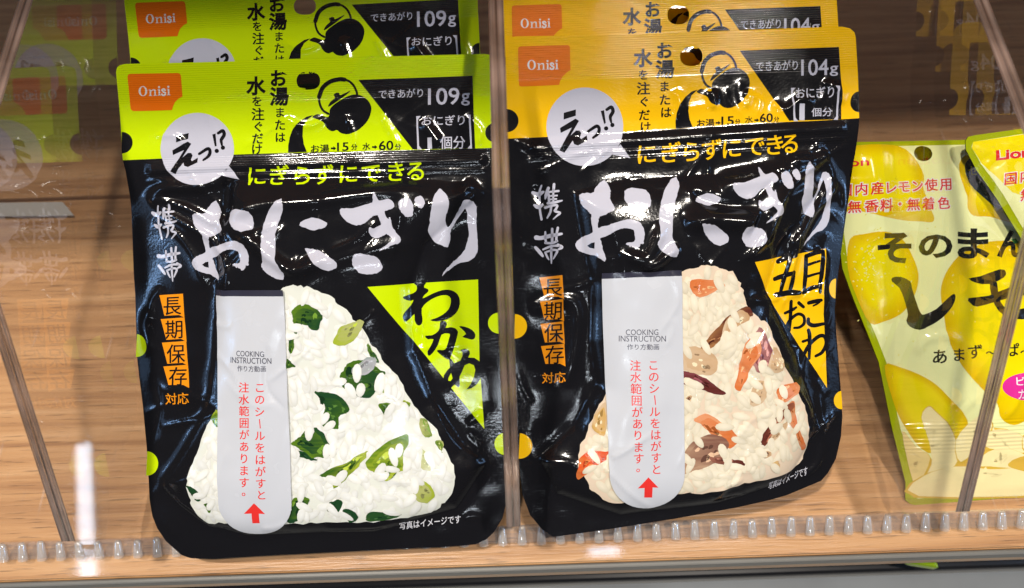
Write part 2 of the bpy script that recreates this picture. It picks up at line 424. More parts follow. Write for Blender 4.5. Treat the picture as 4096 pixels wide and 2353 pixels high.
T_rest = [cA([(1300,480),(1320,440),(1400,415),(1480,430),(1560,440),(1620,500),(1640,560),(1650,620),(1630,690),(1560,700),(1500,725),(1440,710),(1380,685),(1330,630),(1300,580)]),
 cA([(2020,280),(2040,310),(2050,370),(2040,430),(2010,520),(1980,620),(1955,750),(1950,900),(1955,1080),(1980,1150),(2010,1190),(2035,1240),(2065,1290),(2060,1350),(2030,1375),(1970,1365),(1900,1330),(1840,1290),(1780,1230),(1760,1180),(1780,1110),(1775,1000),(1760,900),(1760,770),(1780,650),(1810,540),(1850,450),(1900,370),(1960,300)]),
 cB([(45,590),(80,540),(200,490),(290,510),(390,565),(370,615),(290,640),(210,657),(120,625)]),
 cB([(118,890),(150,885),(250,900),(340,935),(440,1000),(510,1050),(530,1110),(490,1145),(420,1172),(340,1150),(270,1100),(200,1030),(150,960)]),
 cB([(990,160),(1020,220),(1055,275),(1150,252),(1210,275),(1245,330),(1235,370),(1180,390),(1125,415),(1140,470),(1170,510),(1190,485),(1210,530),(1225,610),(1270,680),(1320,740),(1330,790),(1290,825),(1220,850),(1150,885),(1060,920),(1080,890),(1150,840),(1215,775),(1190,730),(1150,700),(1100,730),(1060,750),(1000,755),(950,720),(925,660),(940,615),(980,630),(1040,605),(1085,575),(1060,530),(1040,470),(1020,465),(960,490),(900,545),(840,580),(770,590),(700,575),(630,530),(585,480),(555,420),(570,380),(640,372),(760,370),(880,325),(968,300),(970,240)]),
 cB([(1300,330),(1320,270),(1390,240),(1450,260),(1490,340),(1490,420),(1470,475),(1390,480),(1340,420),(1315,380)]),
 cB([(1505,280),(1530,225),(1590,218),(1635,290),(1620,350),(1580,375),(1530,335)]),
 cB([(720,1050),(735,980),(790,945),(900,960),(990,980),(1060,1040),(1098,1120),(1060,1180),(1000,1205),(900,1217),(820,1200),(760,1150),(725,1100)]),
 cB([(1820,120),(1860,155),(1920,220),(1940,320),(1925,390),(1900,450),(1885,530),(1905,605),(1935,605),(1970,550),(2030,440),(2090,340),(2110,290),(2150,262),(2220,270),(2280,330),(2285,400),(2283,560),(2295,700),(2300,820),(2290,940),(2250,1010),(2180,1060),(2080,1070),(1980,1130),(1900,1190),(1835,1250),(1880,1170),(1960,1090),(2060,1000),(2130,900),(2170,790),(2185,700),(2170,560),(2165,440),(2140,375),(2100,420),(2040,500),(1990,590),(1950,660),(1945,760),(1925,850),(1890,870),(1820,840),(1740,800),(1690,720),(1668,650),(1690,560),(1705,430),(1730,300),(1760,190)])]
to_yel = affine(np.vstack([cA([(1050,290),(1110,1390),(725,1160),(2020,280),(2065,1290)]), cB([(990,160),(720,1050),(1820,120),(1835,1250),(2300,820)])]),
                np.vstack([cF([(1130,335),(1105,1395),(703,1200),(2050,298),(2080,1270)]), cG([(1035,215),(812,1100),(1750,160),(1660,1255),(2065,800)])]), quad=True)
ident = lambda p: np.asarray(p, float)
def rough_edge(p, amp, seed):
    r = np.random.default_rng(seed); q = smooth_closed(p, 3)
    return q + r.normal(0, amp, q.shape)
def title(art, f):
    art.poly(f(rough_edge(T_o, .9, 1)), WHITE, holes=[f(T_oh)])
    for i, p in enumerate(T_rest): art.poly(f(rough_edge(p, .9, 2 + i)), WHITE)

KEITAI = [([(170,500),(230,525),(310,490)],62,(.7,.5)),([(285,405),(262,480),(258,600),(265,740),(285,855)],30,(.7,1)),([(190,665),(240,690),(300,660)],52,(.6,.6)),
 ([(375,440),(350,510),(335,580)],40,(1,.5)),([(378,520),(385,635)],30,(1,1)),([(450,390),(445,450)],44,(.8,.8)),([(385,492),(510,478)],28,(1,1)),([(385,545),(490,538)],22,(1,1)),([(385,592),(480,583)],22,(1,1)),
 ([(368,642),(450,630),(555,605)],34,(1,.6)),([(440,460),(440,625)],26,(1,1)),([(335,700),(420,672),(490,668),(478,712),(460,745),(530,768),(490,805),(440,850)],30,(1.1,.5)),([(412,690),(400,760),(360,835)],30,(1,.7)),
 ([(215,1095),(280,1100),(400,1072),(550,1045)],52,(1.2,.6)),([(335,1020),(335,1100),(345,1165)],30,(.8,1)),([(425,980),(425,1165)],36,(.9,1)),([(500,965),(482,1060),(480,1145)],32,(1,1)),([(335,1165),(420,1168),(490,1142)],30,(1,1)),
 ([(205,1225),(250,1275),(300,1338)],46,(.8,.7)),([(305,1252),(420,1207),(540,1203)],30,(.8,1)),([(500,1190),(555,1220),(510,1250)],36,(1,.7)),([(335,1290),(355,1340),(380,1385)],28,(1,.6)),
 ([(345,1285),(440,1257),(490,1270),(470,1320),(440,1375)],30,(.8,.6)),([(415,1205),(412,1300),(415,1435)],30,(1,.5))]
k_green = affine(cF([(450,385),(415,1440),(200,1090),(155,490),(575,1220),(560,610)]), cA([(385,360),(425,1420),(195,1050),(142,440),(600,1190),(510,560)]))
def keitai(art, f, k):
    for p, w, t in KEITAI: art.stroke(f(cF(p)), cF.l(w) * k, WHITE, taper=t, h=7e-5)

def serif_logo(art, p0, ux, uy, color, h=1.0e-4):
    """the five small serif letters; p0 = lower left of the word, ux / uy = vectors of its width and its cap height"""
    p0 = np.array(p0, float); ux = np.array(ux, float); uy = np.array(uy, float)
    f = lambda pts: p0 + np.asarray(pts, float)[:, :1] * ux + np.asarray(pts, float)[:, 1:] * uy
    t = np.linspace(0, 2 * math.pi, 28, endpoint=False)
    art.poly(f(np.stack([.135 + .135 * np.cos(t), .5 + .5 * np.sin(t)], 1)), color, h, holes=[f(np.stack([.135 + .072 * np.cos(t), .5 + .44 * np.sin(t)], 1))])
    R = lambda x0, y0, x1, y1: art.poly(f([(x0, y0), (x1, y0), (x1, y1), (x0, y1)]), color, h)
    R(.345, 0, .39, .62); R(.315, 0, .42, .055); R(.32, .58, .39, .65)
    art.poly(f([(.385, .5), (.42, .6), (.47, .67), (.52, .64), (.535, .55), (.535, 0), (.49, 0), (.49, .5), (.465, .56), (.43, .53), (.385, .42)]), color, h); R(.46, 0, .565, .055)
    for x in (.645, .935):
        R(x - .023, 0, x + .025, .62); R(x - .055, 0, x + .055, .055); R(x - .05, .58, x + .02, .65)
        q = f([(x, .85)])[0]; r = .034 * np.linalg.norm(ux); art.ell(q, r, r, color, h, n=12)
    art.stroke(f([(.83, .52), (.79, .64), (.735, .56), (.77, .38), (.835, .25), (.81, .04), (.75, .03), (.725, .15)]), .052 * np.linalg.norm(ux), color, h, taper=(1, 1))

KETTLE = [(560,640),(580,600),(620,560),(700,500),(760,470),(800,460),(860,470),(920,510),(960,570),(968,640),(940,740),(880,820),(820,870),(760,895),(710,895),(670,880),(640,855),(600,870),(560,855),(530,820),(510,780),(470,755),(395,725),(440,690),(480,700),(540,720),(560,690)]
LID = [(545,605),(560,555),(600,512),(602,490),(592,470),(620,447),(645,452),(655,472),(700,450),(750,422),(740,442),(690,490),(620,550)]
HANDLE = [(550,682),(500,650),(465,590),(450,500),(480,400),(550,330),(640,300),(720,310),(780,360),(815,430),(822,475)]
STREAM = [(405,700),(340,720),(270,780),(210,860),(180,950),(168,1040),(172,1120),(355,1105),(320,1020),(305,930),(310,840),(340,760)]
def kettle(art, f, k):
    art.poly(f(cL(KETTLE)), BLACK, sm=3); art.poly(f(cL(LID)), BLACK, sm=3)
    art.stroke(f(cL(HANDLE)), cL.l(24) * k, BLACK, taper=(1, 1)); art.stroke(f(cL(HANDLE[3:7] + [(690, 302)])), cL.l(46) * k, BLACK, taper=(1, 1), h=1e-4)
    art.poly(f(cL(STREAM)), BLACK, h=5e-5)
k_ket = affine(cL([(968,640),(735,897),(395,725),(640,290),(447,500),(172,1120),(355,1105),(880,820)]), cD([(890,640),(640,875),(310,690),(560,312),(350,480),(35,1075),(205,1065),(805,805)]))

def eh(art, f, k):                            # the exclamation in the speech bubble
    h = 1.1e-4
    art.poly(f(cK([(715,985),(850,948),(848,1018),(712,1060)])), BLACK, h)
    art.poly(f(cK([(672,1155),(845,1050),(885,1075),(790,1240),(850,1185),(890,1185),(908,1215),(892,1265),(908,1285),(970,1240),(975,1300),(870,1355),(825,1340),(812,1300),(720,1435),(665,1405),(805,1150),(680,1210)])), BLACK, h)
    art.stroke(f(cK([(985,1195),(1080,1135),(1110,1165),(1095,1220),(1040,1270)])), cK.l(38) * k, BLACK, h)
    art.poly(f(cK([(1128,965),(1165,955),(1185,1100),(1165,1110)])), BLACK, h)
    art.stroke(f(cK([(1195,950),(1245,922),(1265,970),(1235,1030),(1245,1090)])), cK.l(40) * k, BLACK, h, taper=(.8, .6))
    for c_ in ((1188,1160),(1258,1122)): art.ell(f(cK([c_]))[0], cK.l(24) * k, cK.l(24) * k, BLACK, h)
k_eh = affine(cK([(715,985),(850,948),(672,1155),(665,1405),(1128,965),(1188,1160),(1258,1122),(990,1195)]), cC([(680,905),(832,873),(648,1085),(640,1300),(1110,890),(1138,1078),(1212,1042),(935,1108)]))

# ------------------------------------------------------------------ printed rice balls
def rice(art, outline, pieces, base, grain, seed, n=900, size=1.0, big=1.14):
    r = np.random.default_rng(seed); o = rough_edge(outline, 2.5, seed)
    h = 6e-5; art.poly(o, base, h)
    lo, hi = o.min(0), o.max(0); k = 0; tries = 0; hh = h + 4e-6
    late = list(pieces); per = max(1, n // (len(late) + 1))
    def grain_at(c, fac):
        a, b = r.uniform(27, 40) * size, r.uniform(13, 18) * size; th = r.normal(1.2, .8)
        t = np.linspace(0, 2 * math.pi, 12, endpoint=False); ct, st = math.cos(th), math.sin(th)
        nonlocal hh
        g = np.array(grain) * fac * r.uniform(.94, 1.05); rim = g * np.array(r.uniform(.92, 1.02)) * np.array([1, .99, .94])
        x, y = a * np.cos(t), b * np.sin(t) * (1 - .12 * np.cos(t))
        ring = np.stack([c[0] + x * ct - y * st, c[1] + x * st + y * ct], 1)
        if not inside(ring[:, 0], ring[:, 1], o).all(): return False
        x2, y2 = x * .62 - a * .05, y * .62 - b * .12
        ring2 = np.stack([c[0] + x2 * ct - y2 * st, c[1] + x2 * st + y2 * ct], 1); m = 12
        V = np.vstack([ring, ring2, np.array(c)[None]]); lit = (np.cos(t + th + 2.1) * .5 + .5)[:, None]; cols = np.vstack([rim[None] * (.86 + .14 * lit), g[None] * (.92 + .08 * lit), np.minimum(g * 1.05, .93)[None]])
        F = [(i, (i + 1) % m, m + (i + 1) % m, m + i) for i in range(m)] + [(m + i, m + (i + 1) % m, 2 * m) for i in range(m)]
        art.items.append((V, F, cols, hh)); hh += 2.5e-7; return True
    def scatter(m, f0, f1, drop):
        nonlocal hh
        k = tries = 0
        while k < m and tries < m * 12:
            tries += 1
            c = r.uniform(lo, hi)
            if not inside(np.array([c[0]]), np.array([c[1]]), o)[0] or not grain_at(c, r.uniform(f0, f1)): continue
            k += 1
            if drop and k % max(1, m // (len(pieces) + 1)) == 0 and late:
                piece(art, late.pop(0), r, hh, big); hh += 3e-6
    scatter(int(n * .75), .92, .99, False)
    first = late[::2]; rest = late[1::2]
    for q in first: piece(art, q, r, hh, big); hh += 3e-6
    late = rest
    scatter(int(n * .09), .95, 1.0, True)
    for q in first + list(pieces[1::2]):       # grains lapping over the edges of the bits
        b_ = smooth_closed(q[0], 2)
        for _ in range(1):
            c = b_[r.integers(len(b_))]; grain_at(c, r.uniform(.95, 1.0))
    while late: piece(art, late.pop(0), r, hh, big); hh += 3e-6
def piece(art, spec, r, h, big):
    pts, c0, c1 = spec
    q = np.asarray(pts, float); q = q.mean(0) + (q - q.mean(0)) * big
    p = smooth_closed(q, 6); m = len(p); rag = r.normal(0, 1, m); rag = (rag + np.roll(rag, 1) + np.roll(rag, 2)) * 1.5
    t = np.roll(p, -1, 0) - np.roll(p, 1, 0); t /= np.maximum(np.linalg.norm(t, axis=1), 1e-6)[:, None]
    p = p + np.stack([-t[:, 1], t[:, 0]], 1) * rag[:, None]; c = p.mean(0)
    c0, c1 = np.array(c0), np.array(c1)
    th = r.uniform(0, 6.28); d = (p - c) @ np.array([math.cos(th), math.sin(th)]); d = (d - d.min()) / (np.ptp(d) + 1e-6)
    w = np.clip(d * 1.3 - .15 + r.normal(0, .22, m), 0, 1)[:, None]
    cols = c0 * (1 - w) + c1 * w
    def blob(e, col, hh): art.items.append((e, [tuple(x) for x in tessellate_polygon([[Vector((x, y, 0)) for x, y in e]])], np.repeat(np.asarray(col)[None], len(e), 0) if np.ndim(col) == 1 else col, hh))
    blob(p, cols, h)
    blob(c + (p - c) * .72 + r.normal(0, .8, p.shape), cols[::-1] * .6 + .4 * c0, h + 5e-7)
    for _ in range(7):                         # darker and lighter flecks, veins
        f_ = r.uniform(.15, .75); k = r.integers(m); qc = c + (p[k] - c) * f_; s_ = r.uniform(.06, .2)
        e = (p[::3] - c) * np.array([s_, s_ * r.uniform(.4, 1.6)]) + qc; e = e + r.normal(0, .8, e.shape)
        blob(e, (c0 * .55) if r.random() < .55 else np.minimum(c1 * 1.5 + .02, .8), h + 1e-6)
DG, MG, PG, OL = (.012, .055, .018), (.10, .20, .012), (.34, .42, .03), (.42, .44, .16)

# ------------------------------------------------------------------ the green pack
def ground(pts): return [tuple(p) for p in pts]
G_OUT = np.array([(478,262),(500,256),(600,254),(900,247),(1140,237),(1500,227),(1700,222),(1940,216),(1958,219),(1970,232),(1973,250),(1975,354),(1978,469),(1981,592),(1983,700),(1988,887),(1993,1120),(1997,1252),(2003,1443),(2012,1624),(2020,1740),(2028,1850),(2030,1924),(2027,2007),(2010,2073),(1975,2130),(1945,2158),(1901,2178),(1760,2189),(1604,2195),(1274,2212),(1027,2225),(850,2236),(760,2236),(722,2225),(656,2172),(619,2122),(598,2073),(586,2007),(582,1924),(574,1801),(557,1628),(540,1500),(532,1430),(524,1182),(517,1093),(512,955),(505,784),(497,680),(490,641),(484,520),(479,450),(468,330),(464,290),(468,271)])
G_BND = np.array([(490,641),(700,632),(935,619),(1152,612),(1450,604),(1700,599),(1981,592)])          # where the coloured header meets the black
gi = [i for i, p in enumerate(G_OUT) if tuple(p) == (490, 641)][0]; gj = [i for i, p in enumerate(G_OUT) if tuple(p) == (1981, 592)][0]
G_HEAD = np.vstack([G_OUT[gi:], G_OUT[:gj + 1], G_BND[::-1][1:-1]])
G_BODY = np.vstack([G_OUT[gj:gi + 1], G_BND[1:-1]])
t_ = np.linspace(0, 2 * math.pi, 36, endpoint=False)
G_HOLE = np.stack([1234 + 47 * np.sign(np.cos(t_)) * np.abs(np.cos(t_)) ** .8, 324 + 36 * np.sign(np.sin(t_)) * np.abs(np.sin(t_)) ** .85], 1)

def ease(v): v = np.clip(v, 0, 1); return v * v * (3 - 2 * v)
def green_bend(X, Y): return .0032 * np.clip((840 - X) / 350, 0, 1) ** 1.2 * ease((Y - 600) / 260)
def yellow_bend(X, Y): return .0050 * np.clip((X - 3070) / 340, 0, 1) ** 1.2 * ease((Y - 470) / 260)
def green_h(X, Y):
    bag = np.array([(905,730),(880,1000),(866,1180),(860,1446),(830,1640),(740,1800),(663,1924),(720,2020),(840,2100),(1000,2140),(1500,2120),(1830,2030),(1950,1850),(1860,1780),(1740,1600),(1660,1400),(1640,1150),(1700,980),(1900,800),(1890,735),(1600,715),(1200,715)])
    d, _ = seg_dist(X, Y, bag, True); ins = inside(X, Y, bag)
    h = np.where(ins, .0048 * (1 - np.exp(-d / 62)), 0)
    soft = np.where(ins, 1, np.exp(-(d / 22) ** 2)); h = h + .0003 * soft
    R = lambda p, w, a, s=False: ridge(X, Y, p, w, a, s)
    h = h + R([(586,795),(646,760),(704,750),(790,747),(848,734),(900,723)], 24, .0016) + R([(583,805),(655,803),(760,838),(850,890),(875,888),(905,945),(930,985)], 16, .0016, True)
    h = h + R([(560,770),(665,850),(760,905),(850,955),(878,995),(910,1040),(922,1090),(918,1150),(880,1250)], 20, .0018, True)
    h = h + R([(600,880),(700,930),(765,1005),(800,1080),(825,1150)], 20, .0012, True)
    h = h - R([(903,893),(915,800),(915,715)], 22, .0022) + R([(903,893),(993,841),(1080,818),(1200,810),(1330,797),(1510,770),(1700,760)], 30, .0016)
    h = h + R([(908,896),(993,939),(1068,1000),(1137,1052),(1195,1080),(1262,1055),(1320,1020)], 26, .0019) + R([(1180,1130),(1300,1060),(1450,1010),(1700,960)], 34, .0008)
    h = h + R([(866,1180),(862,1446),(832,1640),(706,1858),(663,1924),(690,1974),(790,2040),(887,2120)], 15, .0011, True)
    h = h + R([(1855,735),(1900,770),(1860,830)], 18, .0012, True) + R([(1720,1580),(1820,1760),(1950,1850)], 18, .0010, True)
    h = h + R([(1300,2110),(1500,2100),(1650,2080)], 16, .0008, True) + R([(600,1250),(560,1300),(600,1420)], 30, .0010) + R([(640,1150),(600,1200),(590,1260)], 14, .0008, True)
    # header crumples
    h = h + R([(1145,470),(1200,505),(1260,498),(1310,470)], 13, .0009, True) + R([(1385,460),(1415,540),(1420,590)], 13, .0008, True) + R([(1690,480),(1730,540),(1760,580)], 22, .0014)
    h = h + R([(620,545),(700,545),(750,590)], 13, .0007, True) + R([(1860,460),(1920,520),(1915,580)], 14, .0008, True) + R([(1530,460),(1560,520),(1600,590)], 15, .0006)
    # the press-to-close track
    yb = np.interp(X, G_BND[:, 0], G_BND[:, 1]); zy = Y - yb
    xm = np.clip((X - 575) / 30, 0, 1) * np.clip((1960 - X) / 30, 0, 1)
    h = h + xm * (.0010 * np.exp(-((zy - 48) / 16) ** 2) + .0004 * np.exp(-((zy - 24) / 9) ** 2) + .0005 * np.exp(-((zy - 85) / 9) ** 2))
    k = np.clip((zy + 110) / 60, 0, 1)
    h = h + k * (.0009 * value_noise(X, Y, 260, 3) + .0003 * value_noise(X + 31, Y * 1.2, 100, 4))
    h = h + (1 - k) * .0004 * value_noise(X, Y, 300, 6)
    h = h + crumple(X, Y, (540, 640, 1960, 2100), 46, 41) + crumple(X, Y, (540, 440, 1960, 540), 7, 42, .0003)
    eds, _ = seg_dist(X, Y, G_OUT, True)
    return h * np.clip(eds / 55, 0.02, 1) - green_bend(X, Y)

def yellow_h(X, Y):
    bag = np.array([(2290,770),(2330,1000),(2362,1132),(2354,1363),(2380,1536),(2290,1700),(2156,1832),(2222,1973),(2480,2060),(2857,2015),(3150,1925),(3290,1720),(3255,1626),(3186,1412),(3060,1165),(3110,1000),(3290,760),(3250,690),(2900,700),(2500,725)])
    d, _ = seg_dist(X, Y, bag, True); ins = inside(X, Y, bag)
    h = np.where(ins, .0048 * (1 - np.exp(-d / 62)), 0) + .0003 * np.where(ins, 1, np.exp(-(d / 22) ** 2))
    R = lambda p, w, a, s=False: ridge(X, Y, p, w, a, s)
    h = h + R([(3321,622),(3200,710),(3123,785),(3049,965),(2932,1050)], 16, .0018, True) + R([(3346,708),(3290,800),(3225,909),(3148,1002)], 15, .0016, True)
    h = h + R([(3364,724),(3320,800),(3240,870),(3190,1000),(3160,1120)], 14, .0014, True) + R([(3200,800),(3195,900),(3180,1010),(3140,1180)], 14, .0012, True)
    h = h + R([(3050,850),(3051,920),(3000,1010)], 13, .0010, True) + R([(3150,640),(3250,640),(3320,625)], 22, .0014) + R([(2870,745),(2980,720),(3130,690),(3250,640)], 36, .0020)
    h = h + R([(2720,900),(2830,880),(2960,890),(3000,905)], 40, .0030) - R([(2790,770),(2790,800),(2900,830),(3010,825)], 24, .0012)
    h = h + R([(2470,1010),(2560,1040),(2600,1000),(2640,890)], 26, .0016) + R([(2560,1080),(2620,1050),(2700,985)], 20, .0018)
    h = h + R([(2975,1195),(3070,1200),(3130,1190)], 14, .0012, True) + R([(3145,1010),(3135,1150),(3130,1250)], 12, .0009, True) + R([(3318,1000),(3310,1150),(3312,1260)], 12, .0010, True) + R([(3280,990),(3290,1100),(3285,1200)], 12, .0008, True)
    h = h + R([(3056,1370),(3180,1550),(3260,1660)], 16, .0010, True) + R([(3300,1709),(3370,1660)], 16, .0012, True) + R([(2150,1835),(2280,1840),(2330,1880)], 18, .0012, True)
    h = h + R([(2848,1990),(2900,1930),(2960,1905)], 18, .0014, True) + R([(3280,1560),(3300,1700),(3290,1850),(3200,1930)], 22, .0012, True)
    h = h + R([(2110,1240),(2250,1195),(2310,1240),(2300,1400),(2260,1550)], 26, .0012) + R([(2050,560),(2200,620)], 18, .0006)
    h = h + R([(2845,360),(2855,400),(2850,440)], 16, .0014, True) + R([(2985,360),(2995,400),(2980,430)], 14, .0012, True) + R([(3090,410),(3140,440),(3200,400),(3260,410)], 16, .0012, True) + R([(3290,330),(3360,360),(3370,420)], 14, .0012, True)
    h = h + R([(2700,360),(2720,420),(2715,480)], 14, .0008, True) + R([(2990,380),(3040,400),(3020,480)], 12, .0007, True)
    yb = np.interp(X, Y_BND[:, 0], Y_BND[:, 1]); zy = Y - yb
    xm = np.clip((X - 2110) / 30, 0, 1) * np.clip((3400 - X) / 30, 0, 1)
    h = h + xm * (.0010 * np.exp(-((zy - 40) / 16) ** 2) + .0004 * np.exp(-((zy - 20) / 9) ** 2) + .0005 * np.exp(-((zy - 75) / 9) ** 2))
    k = np.clip((zy + 110) / 60, 0, 1)
    h = h + k * (.0010 * value_noise(X, Y, 260, 23) + .0003 * value_noise(X + 31, Y * 1.2, 100, 24))
    h = h + (1 - k) * .0004 * value_noise(X, Y, 300, 26)
    h = h + crumple(X, Y, (2090, 540, 3400, 2020), 50, 51) + crumple(X, Y, (2950, 560, 3420, 1800), 16, 53, .0008) + crumple(X, Y, (2500, 340, 3400, 430), 6, 52, .0003)
    eds, _ = seg_dist(X, Y, Y_OUT, True)
    return h * np.clip(eds / 55, 0.02, 1) - yellow_bend(X, Y)

Y_OUT = np.array([(2032,165),(2040,152),(2060,146),(2300,142),(2640,132),(2960,121),(3200,112),(3370,107),(3400,114),(3418,130),(3423,150),(3432,300),(3437,473),(3436,620),(3426,760),(3405,900),(3385,1030),(3372,1120),(3360,1250),(3372,1400),(3388,1580),(3394,1680),(3388,1760),(3365,1850),(3330,1905),(3300,1935),(3150,1985),(2950,2030),(2700,2075),(2450,2115),(2215,2148),(2170,2120),(2120,2060),(2090,1980),(2077,1868),(2067,1700),(2060,1500),(2054,1300),(2050,1050),(2040,800),(2033,700),(2028,555),(2024,400),(2022,260),(2026,190)])
Y_BND = np.array([(2028,555),(2180,548),(2500,529),(2760,512),(3000,495),(3230,485),(3437,473)])
yi = [i for i, p in enumerate(Y_OUT) if tuple(p) == (2028, 555)][0]; yj = [i for i, p in enumerate(Y_OUT) if tuple(p) == (3437, 473)][0]
Y_HEAD = np.vstack([Y_OUT[yi:], Y_OUT[:yj + 1], Y_BND[::-1][1:-1]])
Y_BODY = np.vstack([Y_OUT[yj:yi + 1], Y_BND[1:-1]])
Y_HOLE = np.stack([2765 + 45 * np.sign(np.cos(t_)) * np.abs(np.cos(t_)) ** .85, 226 + 39 * np.sign(np.sin(t_)) * np.abs(np.sin(t_)) ** .85], 1)

def bracket(art, x0, y0, y1, w, flip, color=WHITE, skew=0):
    s = -1 if flip else 1
    art.poly([(x0, y0), (x0 + s * w * 2.6, y0 - 1), (x0 + s * w, y0 + 14), (x0 + s * w + skew, y1 - 14), (x0 + s * w * 2.6 + skew, y1), (x0 + skew, y1)], color, 1.0e-4)
def arrow_right(art, p0, p1, color):
    (x0, y0), (x1, y1) = p0, p1; w, hh = x1 - x0, y1 - y0; m = (y0 + y1) / 2
    art.poly([(x0, m - hh * .2), (x0 + w * .5, m - hh * .2), (x0 + w * .5, y0), (x1, m), (x0 + w * .5, y1), (x0 + w * .5, m + hh * .2), (x0, m + hh * .2)], color, 9e-5)

def column(art, c, chars, color, off, slope=-.02):
    for ch, x, y, s in chars: art.em(ch, c([(x, y)])[0], c.l(s), color, off=off, slope=slope)

film_g = film_material('green_pack_film', [(.235, .440, .0088, .000055, .46, 2.0, -.026), (.645, .735, .0095, .00003, .57, 1.97, -.033), (1.90, 2.30, .010, .000003, .5, 2.1, -.03)], rough=.10, micro=1.1)
film_y = film_material('yellow_pack_film', [(.185, .40, .0092, .00005, 2.0, 3.5, -.034), (.695, .775, .0095, .00003, 2.1, 3.42, -.055), (1.95, 2.35, .010, .000003, 2.0, 3.5, -.1)], rough=.10, micro=1.1)
paper = film_material('sticker_paper', [], rough=.2, micro=.15, spec=.5)

def build_green():
    hd, bd, st = Art(), Art(), Art()
    hd.poly(G_HEAD, LIME, 0, holes=[G_HOLE]); bd.poly(G_BODY, BLACK, 0)
    # header prints
    lab = [cC([(165,212),(480,206),(705,203),(728,212),(738,235),(748,360),(755,465)]), cC([(710,490),(670,530),(650,575),(637,618)]), cC([(430,625),(205,630),(182,618),(172,590),(155,400),(140,250),(145,222)])]
    hd.poly(np.vstack(lab), ORANGE)
    serif_logo(hd, cC([(266,464)])[0], cC.l(1) * np.array([358, -12]), cC.l(1) * np.array([-4, -112]), (.72, .70, .66))
    column(hd, cC, [('お',1832,262,200),('湯',1842,465,215),('水',1580,347,215)], BLACK, .035); column(hd, cC, [('ま',1850,645,122),('た',1852,785,132),('は',1850,922,122),('を',1592,520,125),('注',1602,665,150),('ぐ',1605,805,128),('だ',1600,937,132),('け',1590,1055,130)], BLACK, .025)
    kettle(hd, k_ket, 1.0)
    hd.poly(cD([(765,314),(1950,270),(1962,640),(1978,1024),(1330,1036)]), BLACK, 5e-5)
    hd.fit('できあがり', cD([(975,408)])[0], cD([(1435,500)])[0], WHITE, off=.006, slope=-.035)
    hd.fit('109', cD([(1490,398)])[0], cD([(1812,570)])[0], WHITE, off=.012, slope=-.02); hd.fit('g', cD([(1835,452)])[0], cD([(1920,578)])[0], WHITE, off=.015)
    bracket(hd, *cD([(1366,690)])[0], cD([(0,1035)])[0][1], 7, False, skew=4); bracket(hd, *cD([(1930,676)])[0], cD([(0,1026)])[0][1], 7, True, skew=6)
    hd.fit('おにぎり', cD([(1425,682)])[0], cD([(1868,785)])[0], WHITE, off=.012, slope=-.025)
    hd.fit('1', cD([(1484,915)])[0], cD([(1530,1030)])[0], WHITE, off=.0); hd.fit('個分', cD([(1615,897)])[0], cD([(1872,1030)])[0], WHITE, off=.01, slope=-.02)
    hd.fit('お湯', cD([(270,985)])[0], cD([(455,1068)])[0], BLACK, off=.03, slope=-.03); arrow_right(hd, cD([(475,1000)])[0], cD([(530,1046)])[0], BLACK)
    hd.fit('15', cD([(542,963)])[0], cD([(658,1050)])[0], BLACK, off=.022, slope=-.03); hd.fit('分', cD([(690,980)])[0], cD([(750,1040)])[0], BLACK, off=.022, slope=-.03)
    hd.fit('水', cD([(805,965)])[0], cD([(885,1043)])[0], BLACK, off=.022, slope=-.03); arrow_right(hd, cD([(905,988)])[0], cD([(960,1032)])[0], BLACK)
    hd.fit('60', cD([(978,946)])[0], cD([(1125,1042)])[0], BLACK, off=.022, slope=-.03); hd.fit('分', cD([(1145,978)])[0], cD([(1205,1040)])[0], BLACK, off=.022, slope=-.03)
    hd.ell((487, 571), 43, 43, BLACK, a0=-90, a1=90); hd.ell((1978, 531), 37, 38, BLACK, a0=90, a1=270)
    # body prints
    bd.ell((790, 597), 147, 145, WHITE, 7e-5, n=60); bd.poly(cC([(1285,1240),(1395,1396),(1190,1350)]), WHITE, 7e-5)
    eh(bd, k_eh, 1.0)
    for ch, x, y in zip('にぎらずにできる', (845,972,1105,1230,1375,1508,1652,1768), (735,733,733,728,722,718,711,705)): bd.em(ch, c1([(x, y)])[0], c1.l(128), LIME, off=.016, slope=-.04)
    title(bd, ident); keitai(bd, k_green, .93)
    for q, ch, cc in (([(218,100),(338,92),(346,208),(318,196),(243,200)], '長', (283,150)), ([(224,217),(346,207),(356,326),(328,312),(252,318)], '期', (293,266)), ([(230,332),(354,322),(364,442),(336,428),(258,434)], '保', (302,384)), ([(238,448),(364,437),(371,549),(340,535),(265,537)], '存', (313,494))):
        bd.poly(c2(q), FLAG); bd.em(ch, c2([cc])[0], c2.l(98), BLACK, off=.01, slope=-.05)
    bd.fit('対応', c2([(250,574)])[0], c2([(370,630)])[0], FLAG, off=.012, slope=-.06)
    bd.poly(cE([(88,143),(1042,85),(1055,800),(1097,1402)]), LIME, 5e-5)
    bd.poly(cE([(475,112),(498,138),(500,175),(470,205),(385,235),(410,262),(450,272),(472,265),(450,310),(400,370),(385,405),(395,440),(410,452),(440,430),(480,390),(482,440),(500,480),(525,490),(548,470),(552,430),(545,340),(600,280),(660,245),(720,225),(770,225),(800,250),(800,300),(780,350),(730,395),(670,425),(620,443),(680,455),(770,435),(840,390),(875,330),(882,270),(865,220),(830,190),(780,175),(720,180),(650,205),(590,235),(553,250),(570,220),(600,195),(600,170),(565,155),(572,130),(580,106)]), BLACK, 8e-5, sm=2)
